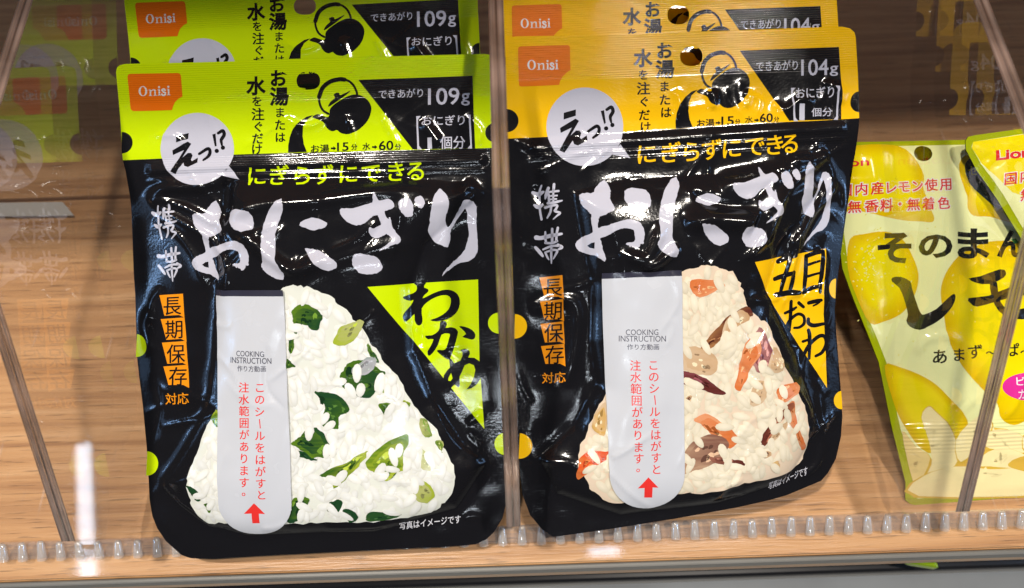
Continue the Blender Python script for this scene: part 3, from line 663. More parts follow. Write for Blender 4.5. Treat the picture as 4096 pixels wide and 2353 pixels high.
    bd.poly(cE([(710,455),(750,450),(768,480),(755,512),(800,505),(840,515),(865,545),(855,600),(830,690),(800,770),(780,790),(730,760),(680,715),(700,703),(740,705),(765,680),(785,610),(795,570),(775,560),(720,572),(690,660),(640,735),(605,758),(595,720),(620,680),(650,610),(600,612),(575,580),(640,575),(690,540),(705,500)]), BLACK, 8e-5, sm=2)
    bd.poly(cE([(875,497),(930,502),(990,530),(1018,570),(1010,605),(985,615),(950,605),(905,590),(935,565),(910,530)]), BLACK, 8e-5, sm=2)
    bd.poly(cE([(885,705),(930,692),(968,715),(970,740),(955,772),(1010,775),(1055,806),(1085,830),(1085,900),(1060,965),(1030,1010),(985,1042),(940,1055),(975,1010),(1005,950),(1018,880),(1005,840),(965,823),(925,840),(900,900),(880,940),(882,1020),(870,1035),(835,1010),(800,1045),(760,1030),(735,980),(740,930),(770,885),(795,860),(785,765),(810,790),(832,822),(885,800),(905,760),(905,725)]), BLACK, 8e-5, holes=[cE([(805,908),(780,955),(780,975),(800,980),(818,955)])])
    bd.fit('写真はイメージです', c2([(1395,1178)])[0], c2([(1690,1218)])[0], (.7, .7, .74), off=.006, slope=-.11)
    bd.ell((530, 1387), 48, 46, LIME, a0=-87, a1=93); bd.ell((574, 1862), 49, 49, LIME, a0=-87, a1=93)
    bd.ell((1997, 1293), 45, 42, LIME, a0=90, a1=270); bd.ell((2024, 1776), 46, 45, LIME, a0=86, a1=266)
    out = c2([(850,62),(900,45),(950,52),(985,60),(1030,80),(1085,100),(1110,140),(1165,170),(1180,210),(1225,250),(1260,320),(1300,360),(1330,420),(1390,480),(1430,550),(1470,620),(1530,690),(1580,740),(1600,800),(1630,850),(1655,910),(1668,960),(1655,1020),(1640,1060),(1600,1100),(1560,1140),(1500,1155),(1400,1170),(1280,1180),(1150,1185),(1000,1185),(900,1190),(700,1195),(560,1190),(490,1200),(440,1170),(400,1110),(390,1060),(385,990),(400,920),(430,850),(460,760),(490,700),(530,640),(580,540),(680,340),(780,150)])
    P = lambda pts, a, b: (c2(pts), a, b)
    pcs = [P([(905,165),(950,145),(1000,165),(1025,200),(1010,250),(970,240),(940,230),(920,270),(905,215)], DG, MG), P([(1215,215),(1220,250),(1170,310),(1100,320),(1115,265),(1160,235)], OL, PG),
      P([(1150,450),(1170,425),(1230,410),(1280,440),(1315,470),(1300,510),(1260,570),(1200,560),(1150,530),(1130,480)], DG, (.06, .14, .01)), P([(1185,450),(1230,405),(1280,395),(1275,440),(1230,470)], (.42,.42,.45), (.3,.34,.32)),
      P([(1015,560),(1060,560),(1110,580),(1150,620),(1145,650),(1110,670),(1110,720),(1070,715),(1040,690),(1050,620),(1030,590)], DG, (.05, .13, .012)),
      P([(960,750),(1000,730),(1040,770),(1085,830),(1060,850),(1000,860),(940,825),(905,800),(920,785)], DG, MG), P([(893,835),(960,840),(1005,872),(960,870)], DG, DG),
      P([(1260,900),(1270,870),(1340,810),(1420,770),(1435,800),(1410,880),(1430,920),(1390,930),(1350,965),(1300,940)], MG, PG), P([(1320,910),(1380,880),(1410,900),(1360,965),(1310,950)], DG, MG),
      P([(1040,940),(1150,890),(1230,845),(1235,865),(1190,920),(1100,1000),(1090,975),(1060,955)], (.03,.10,.012), PG), P([(1510,830),(1550,880),(1545,920),(1510,910)], OL, (.5,.5,.25)),
      P([(1475,1000),(1530,990),(1565,1040),(1530,1080),(1485,1060)], OL, PG), P([(1500,690),(1530,700),(1555,760),(1520,760)], OL, MG), P([(870,1170),(890,1080),(930,1060),(965,1070),(950,1120),(910,1165)], DG, MG),
      P([(1065,1120),(1080,1080),(1120,1070),(1110,1120)], DG, DG), P([(1140,1120),(1200,1150),(1160,1180)], DG, DG), P([(1250,1165),(1280,1130),(1400,1145),(1330,1168)], DG, (.03,.09,.02)),
      P([(385,1010),(440,1025),(450,1070),(420,1060)], DG, DG), P([(470,1095),(505,1090),(490,1130)], DG, MG), P([(868,400),(905,430),(880,460)], DG, MG), P([(880,290),(905,320),(885,370)], DG, MG), P([(1310,610),(1370,620),(1330,660)], DG, MG),
      P([(500,690),(530,650),(535,720)], MG, PG), P([(1315,530),(1350,525),(1345,560),(1310,550)], MG, PG), P([(1255,330),(1280,360),(1300,410),(1270,390)], DG, MG), P([(1420,600),(1445,610),(1430,630)], MG, PG), P([(1580,790),(1600,800),(1608,840),(1590,830)], MG, OL)]
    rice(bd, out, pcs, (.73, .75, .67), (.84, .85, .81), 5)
    # peel-off seal
    body = np.vstack([c2([(520,98),(690,98),(855,98),(862,250),(872,500),(885,800),(892,1085)]), np.stack([c2([(717,0)])[0][0] + c2.l(175) * np.cos(np.linspace(0, math.pi, 22)), c2([(0,1085)])[0][1] + c2.l(158) * np.sin(np.linspace(0, math.pi, 22))], 1)[1:-1], c2([(542,1080),(538,800),(535,560),(527,300)])])
    e = 4.5e-4
    st.poly(body, STICK, e); st.poly(c2([(520,70),(852,68),(855,98),(520,98)]), (.03, .03, .05), e)
    T = lambda s, a, b, c, o=0.0, sl=.0: st.fit(s, c2([a])[0], c2([b])[0], c, e + 3e-5, o, sl)
    T('COOKING', (632,357), (763,383), INKT, .006, .02); T('INSTRUCTION', (603,388), (798,416), INKT, .006, .02); T('作り方動画', (636,426), (770,455), INKT, .008, .01)
    for i, ch in enumerate('このシールをはがすと'):
        y = 530 + i * 56.7; (st.stroke(c2([(744, y - 20), (748, y + 20)]), c2.l(6), RED, e + 3e-5) if ch == 'ー' else st.em(ch, c2([(743 + i * .6, y)])[0], c2.l(52), RED, e + 3e-5, .012))
    for i, ch in enumerate('注水範囲があります。'): st.em(ch, c2([(668 + i * .3 + (12 if ch == '。' else 0), 530 + i * 56 - (14 if ch == '。' else 0))])[0], c2.l(52), RED, e + 3e-5, .012)
    st.poly(c2([(712,1080),(763,1135),(733,1133),(734,1181),(699,1181),(698,1131),(664,1131)]), RED, e + 3e-5)
    return hd, bd, st

def build_yellow():
    hd, bd, st = Art(), Art(), Art()
    hd.poly(Y_HEAD, YEL, 0, holes=[Y_HOLE]); bd.poly(Y_BODY, BLACK, 0)
    hd.poly(np.vstack([cK([(235,240),(500,232),(755,226),(778,236),(783,255),(790,505)]), cK([(745,535),(700,580),(675,625),(662,672)]), cK([(450,682),(240,690),(220,684),(213,665),(205,450),(202,270),(210,248)])]), (.82, .19, .012))
    serif_logo(hd, cK([(308,505)])[0], cK.l(1) * np.array([352, -8]), cK.l(1) * np.array([-3, -112]), (.82, .78, .72))
    column(hd, cK, [('お',1842,288,195),('湯',1846,495,212),('水',1600,372,212)], BLACK, .035); column(hd, cK, [('ま',1840,690,125),('た',1846,838,135),('は',1858,978,128),('を',1605,560,122),('注',1605,712,152),('ぐ',1612,860,124),('だ',1616,1008,132),('け',1630,1140,130)], BLACK, .025)
    kettle(hd, ident, 1.0)
    hd.poly(cL([(862,278),(1930,238),(1955,640),(1962,1015),(1390,1035)]), BLACK, 5e-5)
    hd.fit('できあがり', cL([(1040,385)])[0], cL([(1485,492)])[0], WHITE, off=.006, slope=-.03)
    hd.fit('104', cL([(1525,372)])[0], cL([(1815,545)])[0], WHITE, off=.012, slope=-.02); hd.fit('g', cL([(1832,442)])[0], cL([(1918,550)])[0], WHITE, off=.015)
    bracket(hd, *cL([(1412,680)])[0], cL([(0,1040)])[0][1], 7, False, skew=10); bracket(hd, *cL([(1930,662)])[0], cL([(0,1022)])[0][1], 7, True, skew=-2)
    hd.fit('おにぎり', cL([(1465,672)])[0], cL([(1872,788)])[0], WHITE, off=.012, slope=-.03)
    hd.fit('1', cL([(1500,850)])[0], cL([(1558,1028)])[0], WHITE, off=.0); hd.fit('個分', cL([(1635,893)])[0], cL([(1862,985)])[0], WHITE, off=.01, slope=-.03)
    hd.fit('お湯', cL([(400,1017)])[0], cL([(585,1104)])[0], BLACK, off=.03, slope=-.05); arrow_right(hd, cL([(600,1035)])[0], cL([(656,1077)])[0], BLACK)
    hd.fit('15', cL([(664,988)])[0], cL([(795,1080)])[0], BLACK, off=.022, slope=-.04); hd.fit('分', cL([(810,1015)])[0], cL([(865,1075)])[0], BLACK, off=.022, slope=-.04)
    hd.fit('水', cL([(915,985)])[0], cL([(1002,1062)])[0], BLACK, off=.01, slope=-.04); arrow_right(hd, cL([(1015,1008)])[0], cL([(1066,1048)])[0], BLACK)
    hd.fit('60', cL([(1075,957)])[0], cL([(1212,1050)])[0], BLACK, off=.022, slope=-.04); hd.fit('分', cL([(1225,992)])[0], cL([(1280,1046)])[0], BLACK, off=.022, slope=-.04)
    hd.ell((2027, 483), 47, 46, BLACK, a0=-90, a1=90); hd.ell((3436, 408), 34, 41, BLACK, a0=90, a1=270)
    bd.ell(cK([(950,1142)])[0], cK.l(430), cK.l(440), WHITE, 7e-5, n=60); bd.poly(np.vstack([c3([(703,765),(757,838),(655,818)])]), WHITE, 7e-5)
    eh(bd, ident, 1.0)
    for ch, x, y in zip('にぎらずにできる', (842,968,1078,1185,1292,1412,1518,1602), (815,808,803,793,785,775,768,760)): bd.em(ch, c3([(x, y)])[0], c3.l(118), YEL, off=.016, slope=-.08)
    title(bd, to_yel); keitai(bd, ident, 1.0)
    for q, ch, cc in (([(252,134),(363,122),(370,237),(342,226),(276,229)], '長', (316,181)), ([(255,250),(366,238),(372,347),(346,336),(276,340)], '期', (319,294)), ([(257,360),(369,347),(375,457),(350,446),(279,450)], '保', (322,402)), ([(260,468),(373,456),(378,564),(352,552),(281,553)], '存', (326,509))):
        bd.poly(c4(q), FLAG); bd.em(ch, c4([cc])[0], c4.l(96), BLACK, off=.01, slope=-.06)
    bd.fit('対応', c4([(265,593)])[0], c4([(378,645)])[0], FLAG, off=.012, slope=-.06)
    bd.poly(cH([(103,188),(872,60),(840,500),(860,900),(880,1430),(310,590),(275,525)]), YEL, 5e-5)
    for p, w in (([(365,185),(440,152),(540,125)],52),([(492,110),(470,200),(425,330),(390,480)],46),([(335,355),(420,322),(530,292)],46),([(522,292),(515,380),(490,480)],50),([(350,508),(480,490),(592,490)],56),
                 ([(660,132),(655,300),(640,480)],46),([(660,135),(760,100),(835,88)],46),([(835,88),(825,250),(800,485)],46),([(690,217),(795,182)],32),([(680,332),(795,300)],32),([(632,492),(720,448),(805,430)],42),
                 ([(450,690),(520,662),(565,635)],32),([(510,575),(508,700),(495,860)],38),([(495,860),(465,828),(500,760),(580,702),(640,722),(645,790),(600,830),(545,836)],32),([(592,592),(640,632)],42),
                 ([(692,592),(750,577),(815,565)],42),([(815,565),(780,600),(740,622)],22),([(690,752),(692,790),(745,815),(850,800)],42),([(690,860),(702,930),(695,1135)],42),([(635,970),(705,948)],32),([(640,1092),(700,1000),(800,922),(860,928),(875,1000),(830,1080),(765,1115)],38)):
        bd.stroke(cH(p), cH.l(w), BLACK, 8e-5, taper=(.9, .75))
    bd.fit('写真はイメージです', c4([(1362,1090)])[0], c4([(1562,1132)])[0], (.6, .6, .66), off=.004, slope=-.32)
    bd.ell((2058, 1306), 50, 49, YEL, a0=-88, a1=92); bd.ell((2077, 1784), 52, 51, YEL, a0=-87, a1=93); bd.ell((3364, 1158), 30, 40, YEL, a0=93, a1=273); bd.ell((3391, 1612), 37, 37, YEL, a0=86, a1=266)
    out = c4([(925,110),(985,85),(1030,68),(1080,75),(1120,90),(1170,105),(1205,160),(1225,210),(1240,260),(1290,320),(1340,350),(1370,420),(1410,500),(1420,560),(1460,620),(1490,680),(1530,750),(1550,830),(1560,920),(1550,980),(1520,1040),(1450,1080),(1370,1100),(1290,1110),(1200,1130),(1100,1155),(1000,1165),(940,1160),(800,1200),(700,1210),(620,1217),(570,1205),(530,1170),(490,1140),(470,1090),(435,1030),(440,960),(470,900),(490,840),(530,760),(570,680),(680,440),(800,240)])
    P = lambda pts, a, b: (c4(pts), a, b)
    CA, CB, BR, PU, TA, TB = (.62, .16, .04), (.72, .30, .14), (.10, .02, .015), (.20, .05, .06), (.55, .36, .20), (.62, .46, .30)
    pcs = [P([(990,150),(1080,155),(1110,172),(1070,195),(1000,200)], CA, CB), P([(1225,475),(1265,440),(1290,480),(1250,560),(1215,630),(1200,610)], CA, CB), P([(1300,400),(1345,480),(1330,540),(1290,555),(1260,500)], PU, (.45,.22,.2)), P([(1395,700),(1400,665),(1470,650),(1485,680),(1450,705),(1390,725)], CA, CB),
      P([(1010,820),(1060,800),(1130,840),(1170,890),(1140,920),(1080,880),(1040,840)], CA, CB), P([(450,1020),(490,980),(570,968),(560,1000),(490,1045),(450,1078)], (.7,.08,.02), CA), P([(1040,460),(1080,400),(1150,330),(1210,295),(1235,330),(1180,355),(1120,410),(1080,450)], BR, (.35,.16,.06)),
      P([(1150,330),(1205,298),(1235,330),(1180,365),(1130,400)], (.5,.3,.15), TB), P([(955,1035),(970,950),(1050,900),(1120,920),(1110,970),(1040,1020)], (.22,.10,.07), (.5,.32,.2)), P([(1320,895),(1350,830),(1430,755),(1440,778),(1370,850),(1345,900)], BR, (.3,.1,.05)),
      P([(1345,880),(1380,850),(1420,830),(1400,880),(1360,900)], TA, TB), P([(940,590),(1000,600),(1060,640),(1105,670),(1050,672),(990,640),(940,630)], BR, PU), P([(1085,990),(1150,995),(1205,1010),(1190,1028),(1100,1010)], BR, (.3,.12,.08)),
      P([(935,500),(980,475),(1060,505),(1070,560),(1030,580),(950,560)], TA, TB), P([(1280,640),(1330,640),(1310,710),(1260,720)], TA, TB), P([(520,800),(560,750),(560,860),(520,850)], (.6,.36,.1), TB), P([(1430,790),(1470,760),(1490,850),(1530,930),(1510,940),(1470,860)], CA, TA), P([(1370,480),(1410,520),(1400,570),(1350,560)], TA, TB), P([(1280,970),(1340,965),(1330,985)], BR, TA), P([(1370,1020),(1390,1010),(1390,1045),(1372,1040)], TA, (.7,.45,.15)), P([(945,710),(970,700),(955,745)], BR, TA)]
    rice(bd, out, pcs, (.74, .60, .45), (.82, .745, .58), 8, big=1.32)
    body = np.vstack([c4([(550,137),(740,128),(922,122),(928,400),(935,700),(940,1058)]), np.stack([c4([(762,0)])[0][0] + c4.l(178) * np.cos(np.linspace(0, math.pi, 22)), c4([(0,1065)])[0][1] + c4.l(173) * np.sin(np.linspace(0, math.pi, 22))], 1)[1:-1], c4([(584,1070),(580,1000),(570,700),(558,400)])])
    e = 4.5e-4
    st.poly(body, STICK, e); st.poly(c4([(550,110),(921,95),(922,122),(740,128),(550,137)]), (.03, .03, .05), e)
    T = lambda s, a, b, c, o=0.0, sl=.0: st.fit(s, c4([a])[0], c4([b])[0], c, e + 3e-5, o, sl)
    T('COOKING', (660,376), (812,403), INKT, .0, -.01); T('INSTRUCTION', (628,406), (848,434), INKT, 0, -.005); T('作り方動画', (666,445), (815,473), INKT, .006, -.01)
    for i, ch in enumerate('このシールをはがすと'): (st.stroke(c4([(795, 690), (799, 732)]), c4.l(6), RED, e + 3e-5) if ch == 'ー' else st.em(ch, c4([(789 + i * 1.8, 545 + i * 55.2)])[0], c4.l(54), RED, e + 3e-5, .008))
    for i, ch in enumerate('注水範囲があります。'): st.em(ch, c4([(705 + i * 1.9 + (12 if ch == '。' else 0), 548 + i * 55.2 - (14 if ch == '。' else 0))])[0], c4.l(54), RED, e + 3e-5, .008)
    st.poly(c4([(767,1080),(816,1130),(788,1129),(788,1180),(749,1180),(749,1131),(717,1133)]), RED, e + 3e-5)
    return hd, bd, st

def back_sheet(outline, off, hfun, depth):
    p = outline[::1]; c = p.mean(0); m = len(p); rings = []
    for k, d in ((1.0, .0004), (.9, depth * .6), (.7, depth), (.35, depth)):
        q = c + (p - c) * k; rings.append(on_plane(q[:, 0], q[:, 1], off) - PN * (d + hfun(q[:, 0], q[:, 1]))[:, None])
    V = np.vstack(rings + [on_plane(c[None, 0], c[None, 1], off) - PN * depth]); F = []
    for r in range(3):
        for i in range(m): j = (i + 1) % m; F.append((r * m + i, r * m + j, (r + 1) * m + j, (r + 1) * m + i))
    F += [(3 * m + i, 3 * m + (i + 1) % m, 4 * m) for i in range(m)]
    return V, F

def make_pack(arts, outline, body, hfun, bend, film, base_px, colour, off=0.0045, g=9.0):
    hd, bd, st = arts
    o = on_plane(np.array([base_px[0]]), np.array([base_px[1]]), off)[0]
    root = empty('rice_ball_pouch', o)
    lo, hi = outline.min(0), outline.max(0)
    S = Surface(lo[0], lo[1], hi[0], hi[1], g, off, hfun)
    film_object('header', hd, S, film, o, root)
    V, F = back_sheet(body, off, bend, .006)
    film_object('pouch_body', bd, S, film, o, root, back=(V, F, BLACK))
    S2 = Surface(lo[0], lo[1], hi[0], hi[1], g, off, lambda X, Y: hfun(X, Y) + .0005 + .0007 * value_noise(X * 1.5 + Y * .4, Y * .35, 120, 77))
    film_object('peel_sticker', st, S2, paper, o, root)
    return root
def copy_tree(o, parent=None):
    c = o.copy(); COL.objects.link(c)
    if parent: c.parent = parent
    for ch in o.children: copy_tree(ch, c)
    return c
def set_children_first(root, dx, dy, dz, rz=0.0, rx=0.0):
    n = copy_tree(root); n.location = (root.location.x + dx, root.location.y + dy, root.location.z + dz); n.rotation_euler = (rx, 0, rz); return n

# ================================================================== the shelf
FLOOR = -0.0545
wood = wood_material('shelf_wood', (.44, .215, .085), (.64, .34, .14), (.76, .44, .205))
acr = thin_acrylic('clear_acrylic')
acr_tray = thin_acrylic('tray_acrylic', gain=1.0, haze=.01, rough=.03)
edge_m, nt, out = newmat('acrylic_cut_edge'); L = nt.links.new
gb = N(nt, 'ShaderNodeBsdfGlass'); gb.inputs['IOR'].default_value = 1.49; gb.inputs['Roughness'].default_value = .10; gb.inputs['Color'].default_value = (.85, .78, .72, 1)
db = N(nt, 'ShaderNodeBsdfDiffuse'); mxs = N(nt, 'ShaderNodeMixShader')
tcn = N(nt, 'ShaderNodeTexCoord'); sp = N(nt, 'ShaderNodeSeparateXYZ'); L(tcn.outputs['Object'], sp.inputs[0])
ax = math_n(nt, 'MULTIPLY', math_n(nt, 'ABSOLUTE', sp.outputs[0]), 400.0)
mpn = N(nt, 'ShaderNodeMapping'); mpn.inputs['Scale'].default_value = (1500, 22, 22); L(tcn.outputs['Object'], mpn.inputs[0])
nsn = N(nt, 'ShaderNodeTexNoise'); nsn.inputs['Scale'].default_value = 1; nsn.inputs['Detail'].default_value = 3; L(mpn.outputs[0], nsn.inputs['Vector'])
ns2 = N(nt, 'ShaderNodeTexNoise'); ns2.inputs['Scale'].default_value = 70; ns2.inputs['Detail'].default_value = 2; L(tcn.outputs['Object'], ns2.inputs['Vector'])
cr = N(nt, 'ShaderNodeValToRGB'); e = cr.color_ramp.elements
e[0].position = 0; e[0].color = (.05, .035, .03, 1); e[1].position = 1; e[1].color = (.62, .52, .46, 1)  # refracted streaks painted into the colour: dark core, brown body, bright rims
for p_, c_ in ((.16, (.24, .16, .13, 1)), (.55, (.30, .21, .17, 1)), (.80, (.14, .09, .075, 1)), (.90, (.40, .31, .27, 1))): q = e.new(p_); q.color = c_
L(math_n(nt, 'ADD', ax, math_n(nt, 'MULTIPLY', math_n(nt, 'SUBTRACT', nsn.outputs[0], .5), .35)), cr.inputs[0])
mm = N(nt, 'ShaderNodeMix', data_type='RGBA', blend_type='MULTIPLY'); mm.inputs[0].default_value = .8
rr = N(nt, 'ShaderNodeMapRange'); rr.inputs[1].default_value = .35; rr.inputs[2].default_value = .65; rr.inputs[3].default_value = .45; rr.inputs[4].default_value = 1.3
L(ns2.outputs[0], rr.inputs[0]); L(cr.outputs[0], mm.inputs[6]); L(rr.outputs[0], mm.inputs[7]); L(mm.outputs[2], db.inputs[0])
L(math_n(nt, 'MULTIPLY', nsn.outputs[0], 1.05, clamp=True), mxs.inputs[0])
bpn = N(nt, 'ShaderNodeBump'); bpn.inputs['Distance'].default_value = .0008; L(nsn.outputs[0], bpn.inputs['Height']); L(bpn.outputs[0], gb.inputs['Normal'])
L(gb.outputs[0], mxs.inputs[1]); L(db.outputs[0], mxs.inputs[2]); L(mxs.outputs[0], out.inputs[0])

root = empty('wooden_shelf', (0, .1, FLOOR)); tag(root, 'light brown wooden shelf board with grain running along its length under the packs', 'shelf')
for y0, y1 in ((-.0768, .0885), (.0905, .42)):
    v, f = box(-.9, .9, y0 - .1, y1 - .1, -.022, 0); bevel(mesh_obj('board', v, f, wood, root), .0006)
pts = on_z(np.array([-60., 250, 296, -60]), np.array([812., 808, 862, 866]), FLOOR + .0026)
panel = simple('pale_strip_mat', (.50, .46, .40), rough=.6, noise=.05)  # plain pale tone for a thin slab lying on the board
V = [tuple(p) for p in pts] + [tuple(p - np.array([0, 0, .0005])) for p in pts]
o = mesh_obj('pale_strip', V, [(3, 2, 1, 0), (4, 5, 6, 7), (0, 1, 5, 4), (1, 2, 6, 5), (2, 3, 7, 6), (3, 0, 4, 7)], panel); tag(o, 'pale flat strip lying on the wooden shelf left of the green packs', 'panel')
rail_m = simple('edge_rail_metal', (.17, .165, .15), rough=.4, metal=.2, noise=.12, scale=60)
v, f = box(-.9, .9, -.0789 - .1, -.0770 - .1, -.005, .0004); bevel(mesh_obj('edge_strip', v, f, rail_m, root), .0006)
up = empty('unseen_upper_shelf', (.2, .1, .33)); tag(up, 'unseen wooden upper shelf board set above the packs to cast their shade', 'shelf')
v, f = box(-.55, .8, -.09, .32, 0, .02); mesh_obj('board', v, f, wood, up)  # out-of-view board added for the shade it casts on headers and back
# clear tray lying on the board with its toothed front lip
tray = empty('acrylic_tray', (0, 0, FLOOR)); tag(tray, 'clear acrylic tray on the wooden shelf, small upright teeth along its front lip', 'tray')
v, f = box(-.9, .9, -.0655, .36, .0016, .0019); mesh_obj('tray_base', v, f, acr_tray, tray)
v, f = box(-.9, .9, -.0766, -.0664, .0004, .0028); bevel(mesh_obj('front_plate', v, f, thin_acrylic('plate_acrylic', gain=1.0, haze=.01, rough=.05), tray), .0005)
V = [(x, y, z) for x in (-.9, .9) for (y, z) in ((-.0700, .0026), (-.0652, .0060), (-.0645, .0052), (-.0693, .0018))]
mesh_obj('lip_wall', V, [(0, 1, 5, 4), (1, 2, 6, 5), (2, 3, 7, 6), (3, 0, 4, 7), (3, 2, 1, 0), (4, 5, 6, 7)], thin_acrylic('lip_acrylic', gain=1.4, haze=.08), tray)
peg_m, nt, out = newmat('clear_tooth')
t1 = N(nt, 'ShaderNodeBsdfTransparent'); g1 = N(nt, 'ShaderNodeBsdfGlossy'); g1.inputs['Roughness'].default_value = .12
d1 = N(nt, 'ShaderNodeBsdfDiffuse'); d1.inputs[0].default_value = (.93, .90, .86, 1)
m1 = N(nt, 'ShaderNodeMixShader'); m1.inputs[0].default_value = .30; m2 = N(nt, 'ShaderNodeMixShader'); m2.inputs[0].default_value = .22
nt.links.new(t1.outputs[0], m1.inputs[1]); nt.links.new(d1.outputs[0], m1.inputs[2]); nt.links.new(m1.outputs[0], m2.inputs[1]); nt.links.new(g1.outputs[0], m2.inputs[2]); nt.links.new(m2.outputs[0], out.inputs[0])
pv, pf = [], []
for i, (z, sx, sy) in enumerate(((0, .0017, .0014), (.001, .0016, .0013), (.0058, .00125, .0010), (.0065, .0008, .0006))):
    for k in range(12):
        a = 2 * math.pi * k / 12; pv.append((sx * math.cos(a), sy * math.sin(a), z))
    if i:
        for k in range(12): pf.append(((i - 1) * 12 + k, (i - 1) * 12 + (k + 1) % 12, i * 12 + (k + 1) % 12, i * 12 + k))
pf.append(tuple(36 + k for k in range(12)))
peg = None
for i in range(62):
    x = -.2055 + i * .00665
    if peg is None: peg = mesh_obj('tooth', pv, pf, peg_m, tray); q = peg; [setattr(p, 'use_smooth', True) for p in peg.data.polygons]
    else: q = peg.copy(); COL.objects.link(q); q.parent = tray
    q.location = (x, -.0705, .0034); q.rotation_euler = (-rad(52 + RNG.normal(0, 2)), RNG.normal(0, .03), 0); q.scale = (1, 1, RNG.uniform(.93, 1.05))

# the three clear dividers
def divider(X, label):
    r = empty('acrylic_divider', (X, -.06, FLOOR + .005)); tag(r, label, 'divider', 'clear shelf dividers')
    pts = [(-.0745, -.0085), (-.0125, .0735), (.19, .092), (.19, -.0515), (-.060, -.0515), (-.0655, -.046)]
    pts = [(y + .06, z - FLOOR - .005) for y, z in pts]; t = .0021; n = len(pts)
    V = [(-t, *p) for p in pts] + [(t, *p) for p in pts]
    F = [tuple(range(n))[::-1], tuple(range(n, 2 * n))] + [(i, (i + 1) % n, n + (i + 1) % n, n + i) for i in range(n)]
    mesh_obj('clear_panel', V, F[:2] + F[4:], acr, r)
    mesh_obj('cut_edge', V, F[2:4], edge_m, r)
    return r
divider(-.1335, 'clear acrylic divider standing at the left side of the green packs')
divider(-.0018, 'clear acrylic divider standing between the green packs and the yellow packs')
divider(.1310, 'clear acrylic divider between the yellow rice packs and the lemon packs')

# lower tier and the floor far below
dark = simple('lower_rail_black', (.018, .018, .02), rough=.25, noise=.2, scale=30)
LOWY = on_z(np.array(2060.), np.array(2337.), -.135)[1]
low = empty('lower_shelf', (0, .1, -.135)); tag(low, 'dark lower shelf rail showing as a black band under the wooden shelf', 'shelf')
v, f = box(-.9, .9, LOWY - .1, .3, -.012, 0); bevel(mesh_obj('rail', v, f, dark, low), .003, 3)
v, f = box(-.9, .9, LOWY + .004 - .1, LOWY + .0055 - .1, .0004, .012); mesh_obj('lip', v, f, thin_acrylic('lower_lip', gain=1.2, haze=.08), low)
fl = simple('floor_tile', (.68, .66, .60), rough=.6, noise=.35, scale=6)
o = mesh_obj('floor', [(-6, -6, -1.05), (6, -6, -1.05), (6, 6, -1.05), (-6, 6, -1.05)], [(0, 1, 2, 3)], fl); tag(o, kind='structure')
pts = on_z(np.array([3570., 3700, 3765, 3640]), np.array([2160., 2160, 2272, 2252]), -.118)
gl = simple('lime_wrapper', (.36, .55, .004), rough=.25, noise=.15, scale=80)
V = [tuple(p) for p in pts] + [tuple(p - np.array([0, 0, .006])) for p in pts]
o = bevel(mesh_obj('snack_packet', V, [(3, 2, 1, 0), (4, 5, 6, 7), (0, 1, 5, 4), (1, 2, 6, 5), (2, 3, 7, 6), (3, 0, 4, 7)], gl), .0015); tag(o, 'lime green packet corner poking out over the dark lower rail', 'packet')

# ================================================================== the packs
green = make_pack(build_green(), G_OUT, G_BODY, green_h, green_bend, film_g, (1250, 2215), LIME)
tag(green, 'front black and lime rice ball pouch, seaweed rice picture under a white sticker', 'food pouch', 'lime rice ball pouches')
yellow = make_pack(build_yellow(), Y_OUT, Y_BODY, yellow_h, yellow_bend, film_y, (2700, 2080), YEL)
tag(yellow, 'front black and yellow rice ball pouch, mixed rice picture under a white sticker', 'food pouch', 'yellow rice ball pouches')
g2 = set_children_first(green, -.0015, .0355, 0, rad(1.5))
tag(g2, 'lime topped pouch standing behind the front seaweed rice pouch, only its header showing', 'food pouch', 'lime rice ball pouches')
y2 = set_children_first(yellow, -.0015, .0195, 0)
tag(y2, 'yellow topped pouch right behind the front mixed rice pouch, its orange label half hidden', 'food pouch', 'yellow rice ball pouches')
y3 = set_children_first(yellow, .0005, .0360, .0005)
tag(y3, 'rearmost yellow pouch, only a sliver of its top edge showing', 'food pouch', 'yellow rice ball pouches')

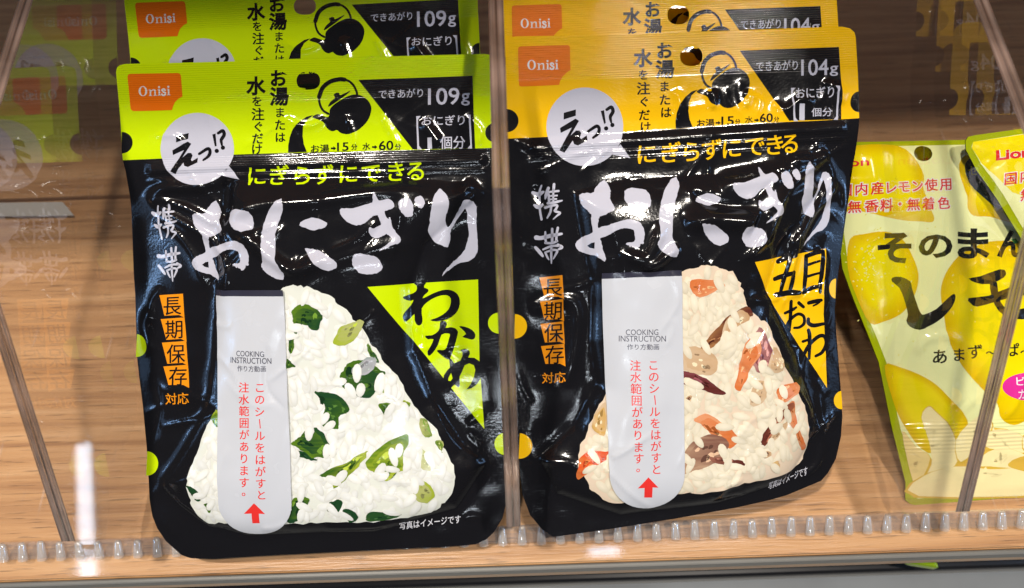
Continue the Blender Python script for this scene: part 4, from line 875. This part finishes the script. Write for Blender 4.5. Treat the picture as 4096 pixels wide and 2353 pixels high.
# ------------------------------------------------------------------ lemon packs in the next bay
film_l = film_material('lemon_pack_film', [(1.86, 2.0, .0155, .00006, 3.6, 5.2, -.05)], rough=.14, micro=.5, spec=.35)
LE, LO, LC, OLV = (.86, .70, .001), (.72, .46, .001), (.84, .86, .40), (.36, .42, .002)
def lemon_art():
    b = Art(); out = np.array([(3330,574),(3428,568),(3640,565),(3849,560),(4300,545),(4830,520),(4860,900),(4820,1500),(4760,1950),(4400,1975),(4096,1986),(3807,2010),(3660,2021),(3640,2016),(3621,2000),(3622,1930),(3568,1714),(3515,1450),(3465,1323),(3415,1200),(3370,1075),(3345,850)])
    b.poly(out, OLV, 0); c = out.mean(0)
    inn = np.array([(3350,592),(3640,584),(3849,580),(4300,565),(4805,542),(4835,900),(4790,1500),(4735,1925),(4096,1962),(3807,1984),(3668,1993),(3651,1980),(3655,1925),(3600,1714),(3545,1450),(3493,1323),(3440,1200),(3395,1075),(3365,850)])
    b.poly(inn, LC, 3e-5)
    def lem(p, n=3):
        q = smooth_closed(p, n); cc = q.mean(0); cc2 = cc + np.array([-30, -40]); m = len(q)
        mid = cc2 + (q - cc2) * .6
        V = np.vstack([q, mid, cc2[None]]); C = np.vstack([np.repeat(np.array(LO)[None], m, 0), np.repeat(np.array(LE)[None], m, 0), np.array([(.80, .68, .002)])])
        F = [(i, (i + 1) % m, m + (i + 1) % m, m + i) for i in range(m)] + [(m + i, m + (i + 1) % m, 2 * m) for i in range(m)]
        b.items.append((V, F, C, 5e-5))
    lem(cI([(130,60),(240,52),(380,45),(520,62),(600,140),(650,250),(640,330),(680,460),(705,520),(690,550),(620,545),(520,540),(380,510),(260,480),(150,470),(140,300)]))
    lem(cI([(190,660),(280,625),(400,610),(500,650),(570,760),(610,880),(600,980),(560,1060),(500,1140),(400,1190),(320,1200),(240,1040),(180,850)]))
    lem(cI([(900,140),(880,250),(920,380),(920,460),(960,510),(1060,515),(1170,545),(1300,560),(1500,400),(1480,150),(1300,60),(1050,60)]))
    lem(np.vstack([cI([(750,1000),(780,880),(860,770),(980,700),(1100,670),(1320,680),(1550,760),(1700,950),(1720,1200),(1640,1500)]), cJ([(1250,650),(1100,760),(980,840),(900,830),(850,780),(830,700),(730,600),(640,500),(570,400),(500,250)]), cI([(770,1150)])]))
    lem(cJ([(100,450),(200,460),(330,510),(440,580),(530,680),(600,760),(640,840),(600,960),(380,1040),(240,880),(160,700)]))
    for i in range(150):                       # fine pores on the rind
        x, y = RNG.uniform(3420, 4200), RNG.uniform(600, 1500)
        if RNG.random() < .5: x, y = RNG.normal(3470, 45), RNG.normal(1040, 60)
        b.ell((x, y), RNG.uniform(2, 6), RNG.uniform(1.5, 3.5), (.78, .74, .22), 5.5e-5, rot=RNG.uniform(0, 3), n=6)
    PE, PD = (.88, .76, .38), (.70, .44, .06)
    b.poly(cJ([(215,900),(300,1000),(400,1080),(520,1000),(620,900),(760,830),(800,860),(900,870),(1010,920),(1100,860),(1400,850),(1900,900),(1900,1310),(1055,1340),(292,1352),(292,1260),(240,1000)]), PD, 6e-5)
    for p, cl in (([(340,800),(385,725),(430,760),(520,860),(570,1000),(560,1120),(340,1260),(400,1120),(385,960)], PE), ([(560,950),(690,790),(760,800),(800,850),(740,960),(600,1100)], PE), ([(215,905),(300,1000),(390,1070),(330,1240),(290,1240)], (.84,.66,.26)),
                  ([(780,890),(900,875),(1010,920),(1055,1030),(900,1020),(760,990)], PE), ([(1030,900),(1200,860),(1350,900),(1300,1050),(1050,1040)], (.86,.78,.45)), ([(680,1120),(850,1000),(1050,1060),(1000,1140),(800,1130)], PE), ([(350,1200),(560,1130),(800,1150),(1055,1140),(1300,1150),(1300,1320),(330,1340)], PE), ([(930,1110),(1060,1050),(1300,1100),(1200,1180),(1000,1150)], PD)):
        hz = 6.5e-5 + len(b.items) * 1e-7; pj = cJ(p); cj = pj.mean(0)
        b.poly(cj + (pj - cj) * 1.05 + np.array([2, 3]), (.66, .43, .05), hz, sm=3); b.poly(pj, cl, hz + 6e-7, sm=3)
        for _ in range(5):
            q_ = cj + (pj[RNG.integers(len(pj))] - cj) * RNG.uniform(.1, .7); b.ell(q_, RNG.uniform(10, 34), RNG.uniform(4, 10), tuple(np.array(cl) * RNG.uniform(.86, 1.04)), hz + 1.2e-6, rot=RNG.uniform(0, 3), n=10)
    b.poly(cI([(915,200),(940,150),(1000,130),(1150,300),(1140,470),(1000,370),(930,280)]), (.02, .03, .03), 7e-5, sm=3); b.em('セ', cI([(968,218)])[0], cI.l(70), LE, 9e-5, .02, -.1)
    def redline(chars, ys, xs, size):
        for ch, x, y in zip(chars, xs, ys):
            b.em(ch, cI([(x, y)])[0], cI.l(size), (.82, .80, .74), 8e-5, .075, -.06); b.em(ch, cI([(x, y)])[0], cI.l(size), (.70, .03, .03), 1e-4, .022, -.06)
    redline('国内産レモン使用', (342,336,331,327,322,317,311,305), (162,256,350,433,516,602,692,787), 84)
    redline('無香料・無着色', (450,445,440,434,436,431,427), (216,316,406,487,572,668,768), 84)
    b.fit('Lion', cI([(95,140)])[0], cI([(302,190)])[0], (.70, .03, .03), off=.03, slope=-.05)
    for ch, p0, p1 in (('そ', (355,615), (565,812)), ('の', (610,628), (822,780)), ('ま', (855,590), (1062,785)), ('ん', (1108,600), (1300,778)), ('ま', (1350,570), (1540,760))): b.fit(ch, cI([p0])[0], cI([p1])[0], (.012, .012, .01), off=.035, slope=.02)
    K = (.012, .012, .01)
    b.poly(cI([(450,905),(500,900),(560,930),(570,980),(600,1070),(622,1130),(645,1140),(720,1105),(790,1040),(830,1008),(842,1030),(820,1090),(760,1160),(680,1215),(620,1240),(560,1220),(535,1180),(545,1140),(520,1050),(490,970),(445,930)]), K, 9e-5, sm=2)
    b.poly(cI([(925,910),(1000,895),(1130,850),(1165,870),(1150,905),(1060,945),(980,940)]), K, 9e-5, sm=2)
    b.poly(cI([(925,1035),(1050,1020),(1200,960),(1340,950),(1340,1000),(1200,1030),(1090,1060),(980,1090),(940,1070)]), K, 9e-5, sm=2)
    b.poly(cI([(1060,930),(1105,935),(1112,1020),(1150,1090),(1220,1110),(1320,1090),(1345,1120),(1320,1165),(1200,1165),(1120,1120),(1070,1030)]), K, 9.2e-5, sm=2)
    b.fit('ン', cI([(1430,840)])[0], cI([(1700,1150)])[0], K, off=.05)
    for ch, x, y, s in (('あ',450,380,108),('ま',575,366,98),('ず',682,346,104),('〜',786,352,72),('ぱ',926,334,98),('〜',1022,346,80)): b.em(ch, cJ([(x, y)])[0], cJ.l(s), K, off=.022, slope=-.05)
    b.ell(cJ([(1062,580)])[0], cJ.l(202), cJ.l(97), (.72, .03, .30), 7e-5)
    for ch, x, y, s in (('ビ',972,542,66),('タ',1040,538,66),('ミ',1105,535,66),('ン',1170,532,66),('カ',990,630,74)): b.em(ch, cJ([(x, y)])[0], cJ.l(s), (.85, .83, .85), off=.015)
    b.poly(cI([(1200,660),(1230,655),(1250,680),(1225,690)]), (.05, .3, .06), 8e-5)
    return b, out
def lemon_h(X, Y, out):
    d, _ = seg_dist(X, Y, out, True)
    h = .004 * (1 - np.exp(-d / 220)) + .0012 * value_noise(X, Y, 260, 33) + .0005 * value_noise(X, Y, 90, 34) + .00012 * value_noise(X, Y, 30, 35)
    h = h + ridge(X, Y, [(3480,560),(3500,900),(3560,1300)], 24, .0006) + ridge(X, Y, [(3660,1420),(3680,1360),(3760,1340),(3830,1370)], 16, .0009) + ridge(X, Y, [(3990,1670),(4040,1600),(4060,1500),(4100,1540)], 14, .0012, True) + ridge(X, Y, [(3620,1715),(3760,1690),(3900,1560)], 14, .0006)
    h = h + crumple(X, Y, (3400, 560, 4700, 1950), 40, 61, .0006)
    return h * np.clip(d / 40, .03, 1)
def pack_object(name, art, out, off, hf, film, base, g=14.0, hole=None):
    o = on_plane(np.array([base[0]]), np.array([base[1]]), off)[0]; root = empty(name, o)
    lo, hi = out.min(0), out.max(0); S = Surface(lo[0], lo[1], hi[0], hi[1], g, off, hf)
    V, F = back_sheet(out, off, lambda X, Y: X * 0, .003)
    film_object('front_film', art, S, film, o, root, back=(V, F, OLV))
    return root
la, lout = lemon_art()
HOLE_L = np.stack([3685 + 36 * np.cos(t_), 616 + 31 * np.sin(t_)], 1)
# punch the hang hole through the base sheets
for i in range(2):
    vv, ff, cc, hh = la.items[i]; la.items.pop(i)
    tmp = Art(); tmp.poly(vv, cc, hh, holes=[HOLE_L]); la.items.insert(i, tmp.items[0])
lem = pack_object('lemon_snack_pack', la, lout, -.011, lambda X, Y: lemon_h(X, Y, lout), film_l, (4200, 1990))
tag(lem, 'yellow lemon snack pack with large black lettering, standing upright beyond the right divider', 'snack pack', 'lemon snack packs')
ub = Art(); uo = np.array([(3872,548),(3900,541),(4096,514),(4700,430),(5000,1450),(4450,1520),(4300,1290),(4085,955),(3990,800),(3905,680),(3864,600),(3862,565)])
ub.poly(uo, OLV, 0); ub.poly(np.array([(3892,568),(4096,536),(4680,455),(4960,1430),(4470,1495),(4318,1270),(4105,935),(4010,780),(3925,660),(3885,590)]), LC, 3e-5)
ub.poly(np.array([(3892,568),(4096,538),(4250,515),(4260,640),(4180,760),(4096,790),(4040,770),(3960,690),(3925,655),(3886,592)]), LE, 5e-5)
ub.fit('Lion', cI([(1125,75)])[0], cI([(1345,142)])[0], (.82, .80, .74), 8e-5, .06, -.1); ub.fit('Lion', cI([(1125,75)])[0], cI([(1345,142)])[0], (.70, .03, .03), 1e-4, .035, -.1)
for ch, x, y in (('国',1215,268), ('内',1310,252), ('産',1400,238), ('無',1320,372), ('香',1415,355)):
    ub.em(ch, cI([(x, y)])[0], cI.l(84), (.82, .80, .74), 8e-5, .075, -.12); ub.em(ch, cI([(x, y)])[0], cI.l(84), (.70, .03, .03), 1e-4, .022, -.12)
lem2 = pack_object('lemon_snack_pack', ub, uo, -.003, lambda X, Y: lemon_h(X, Y, uo), film_l, (4700, 1480))
tag(lem2, 'tilted lemon snack pack lying over the top right of the upright lemon pack', 'snack pack', 'lemon snack packs')
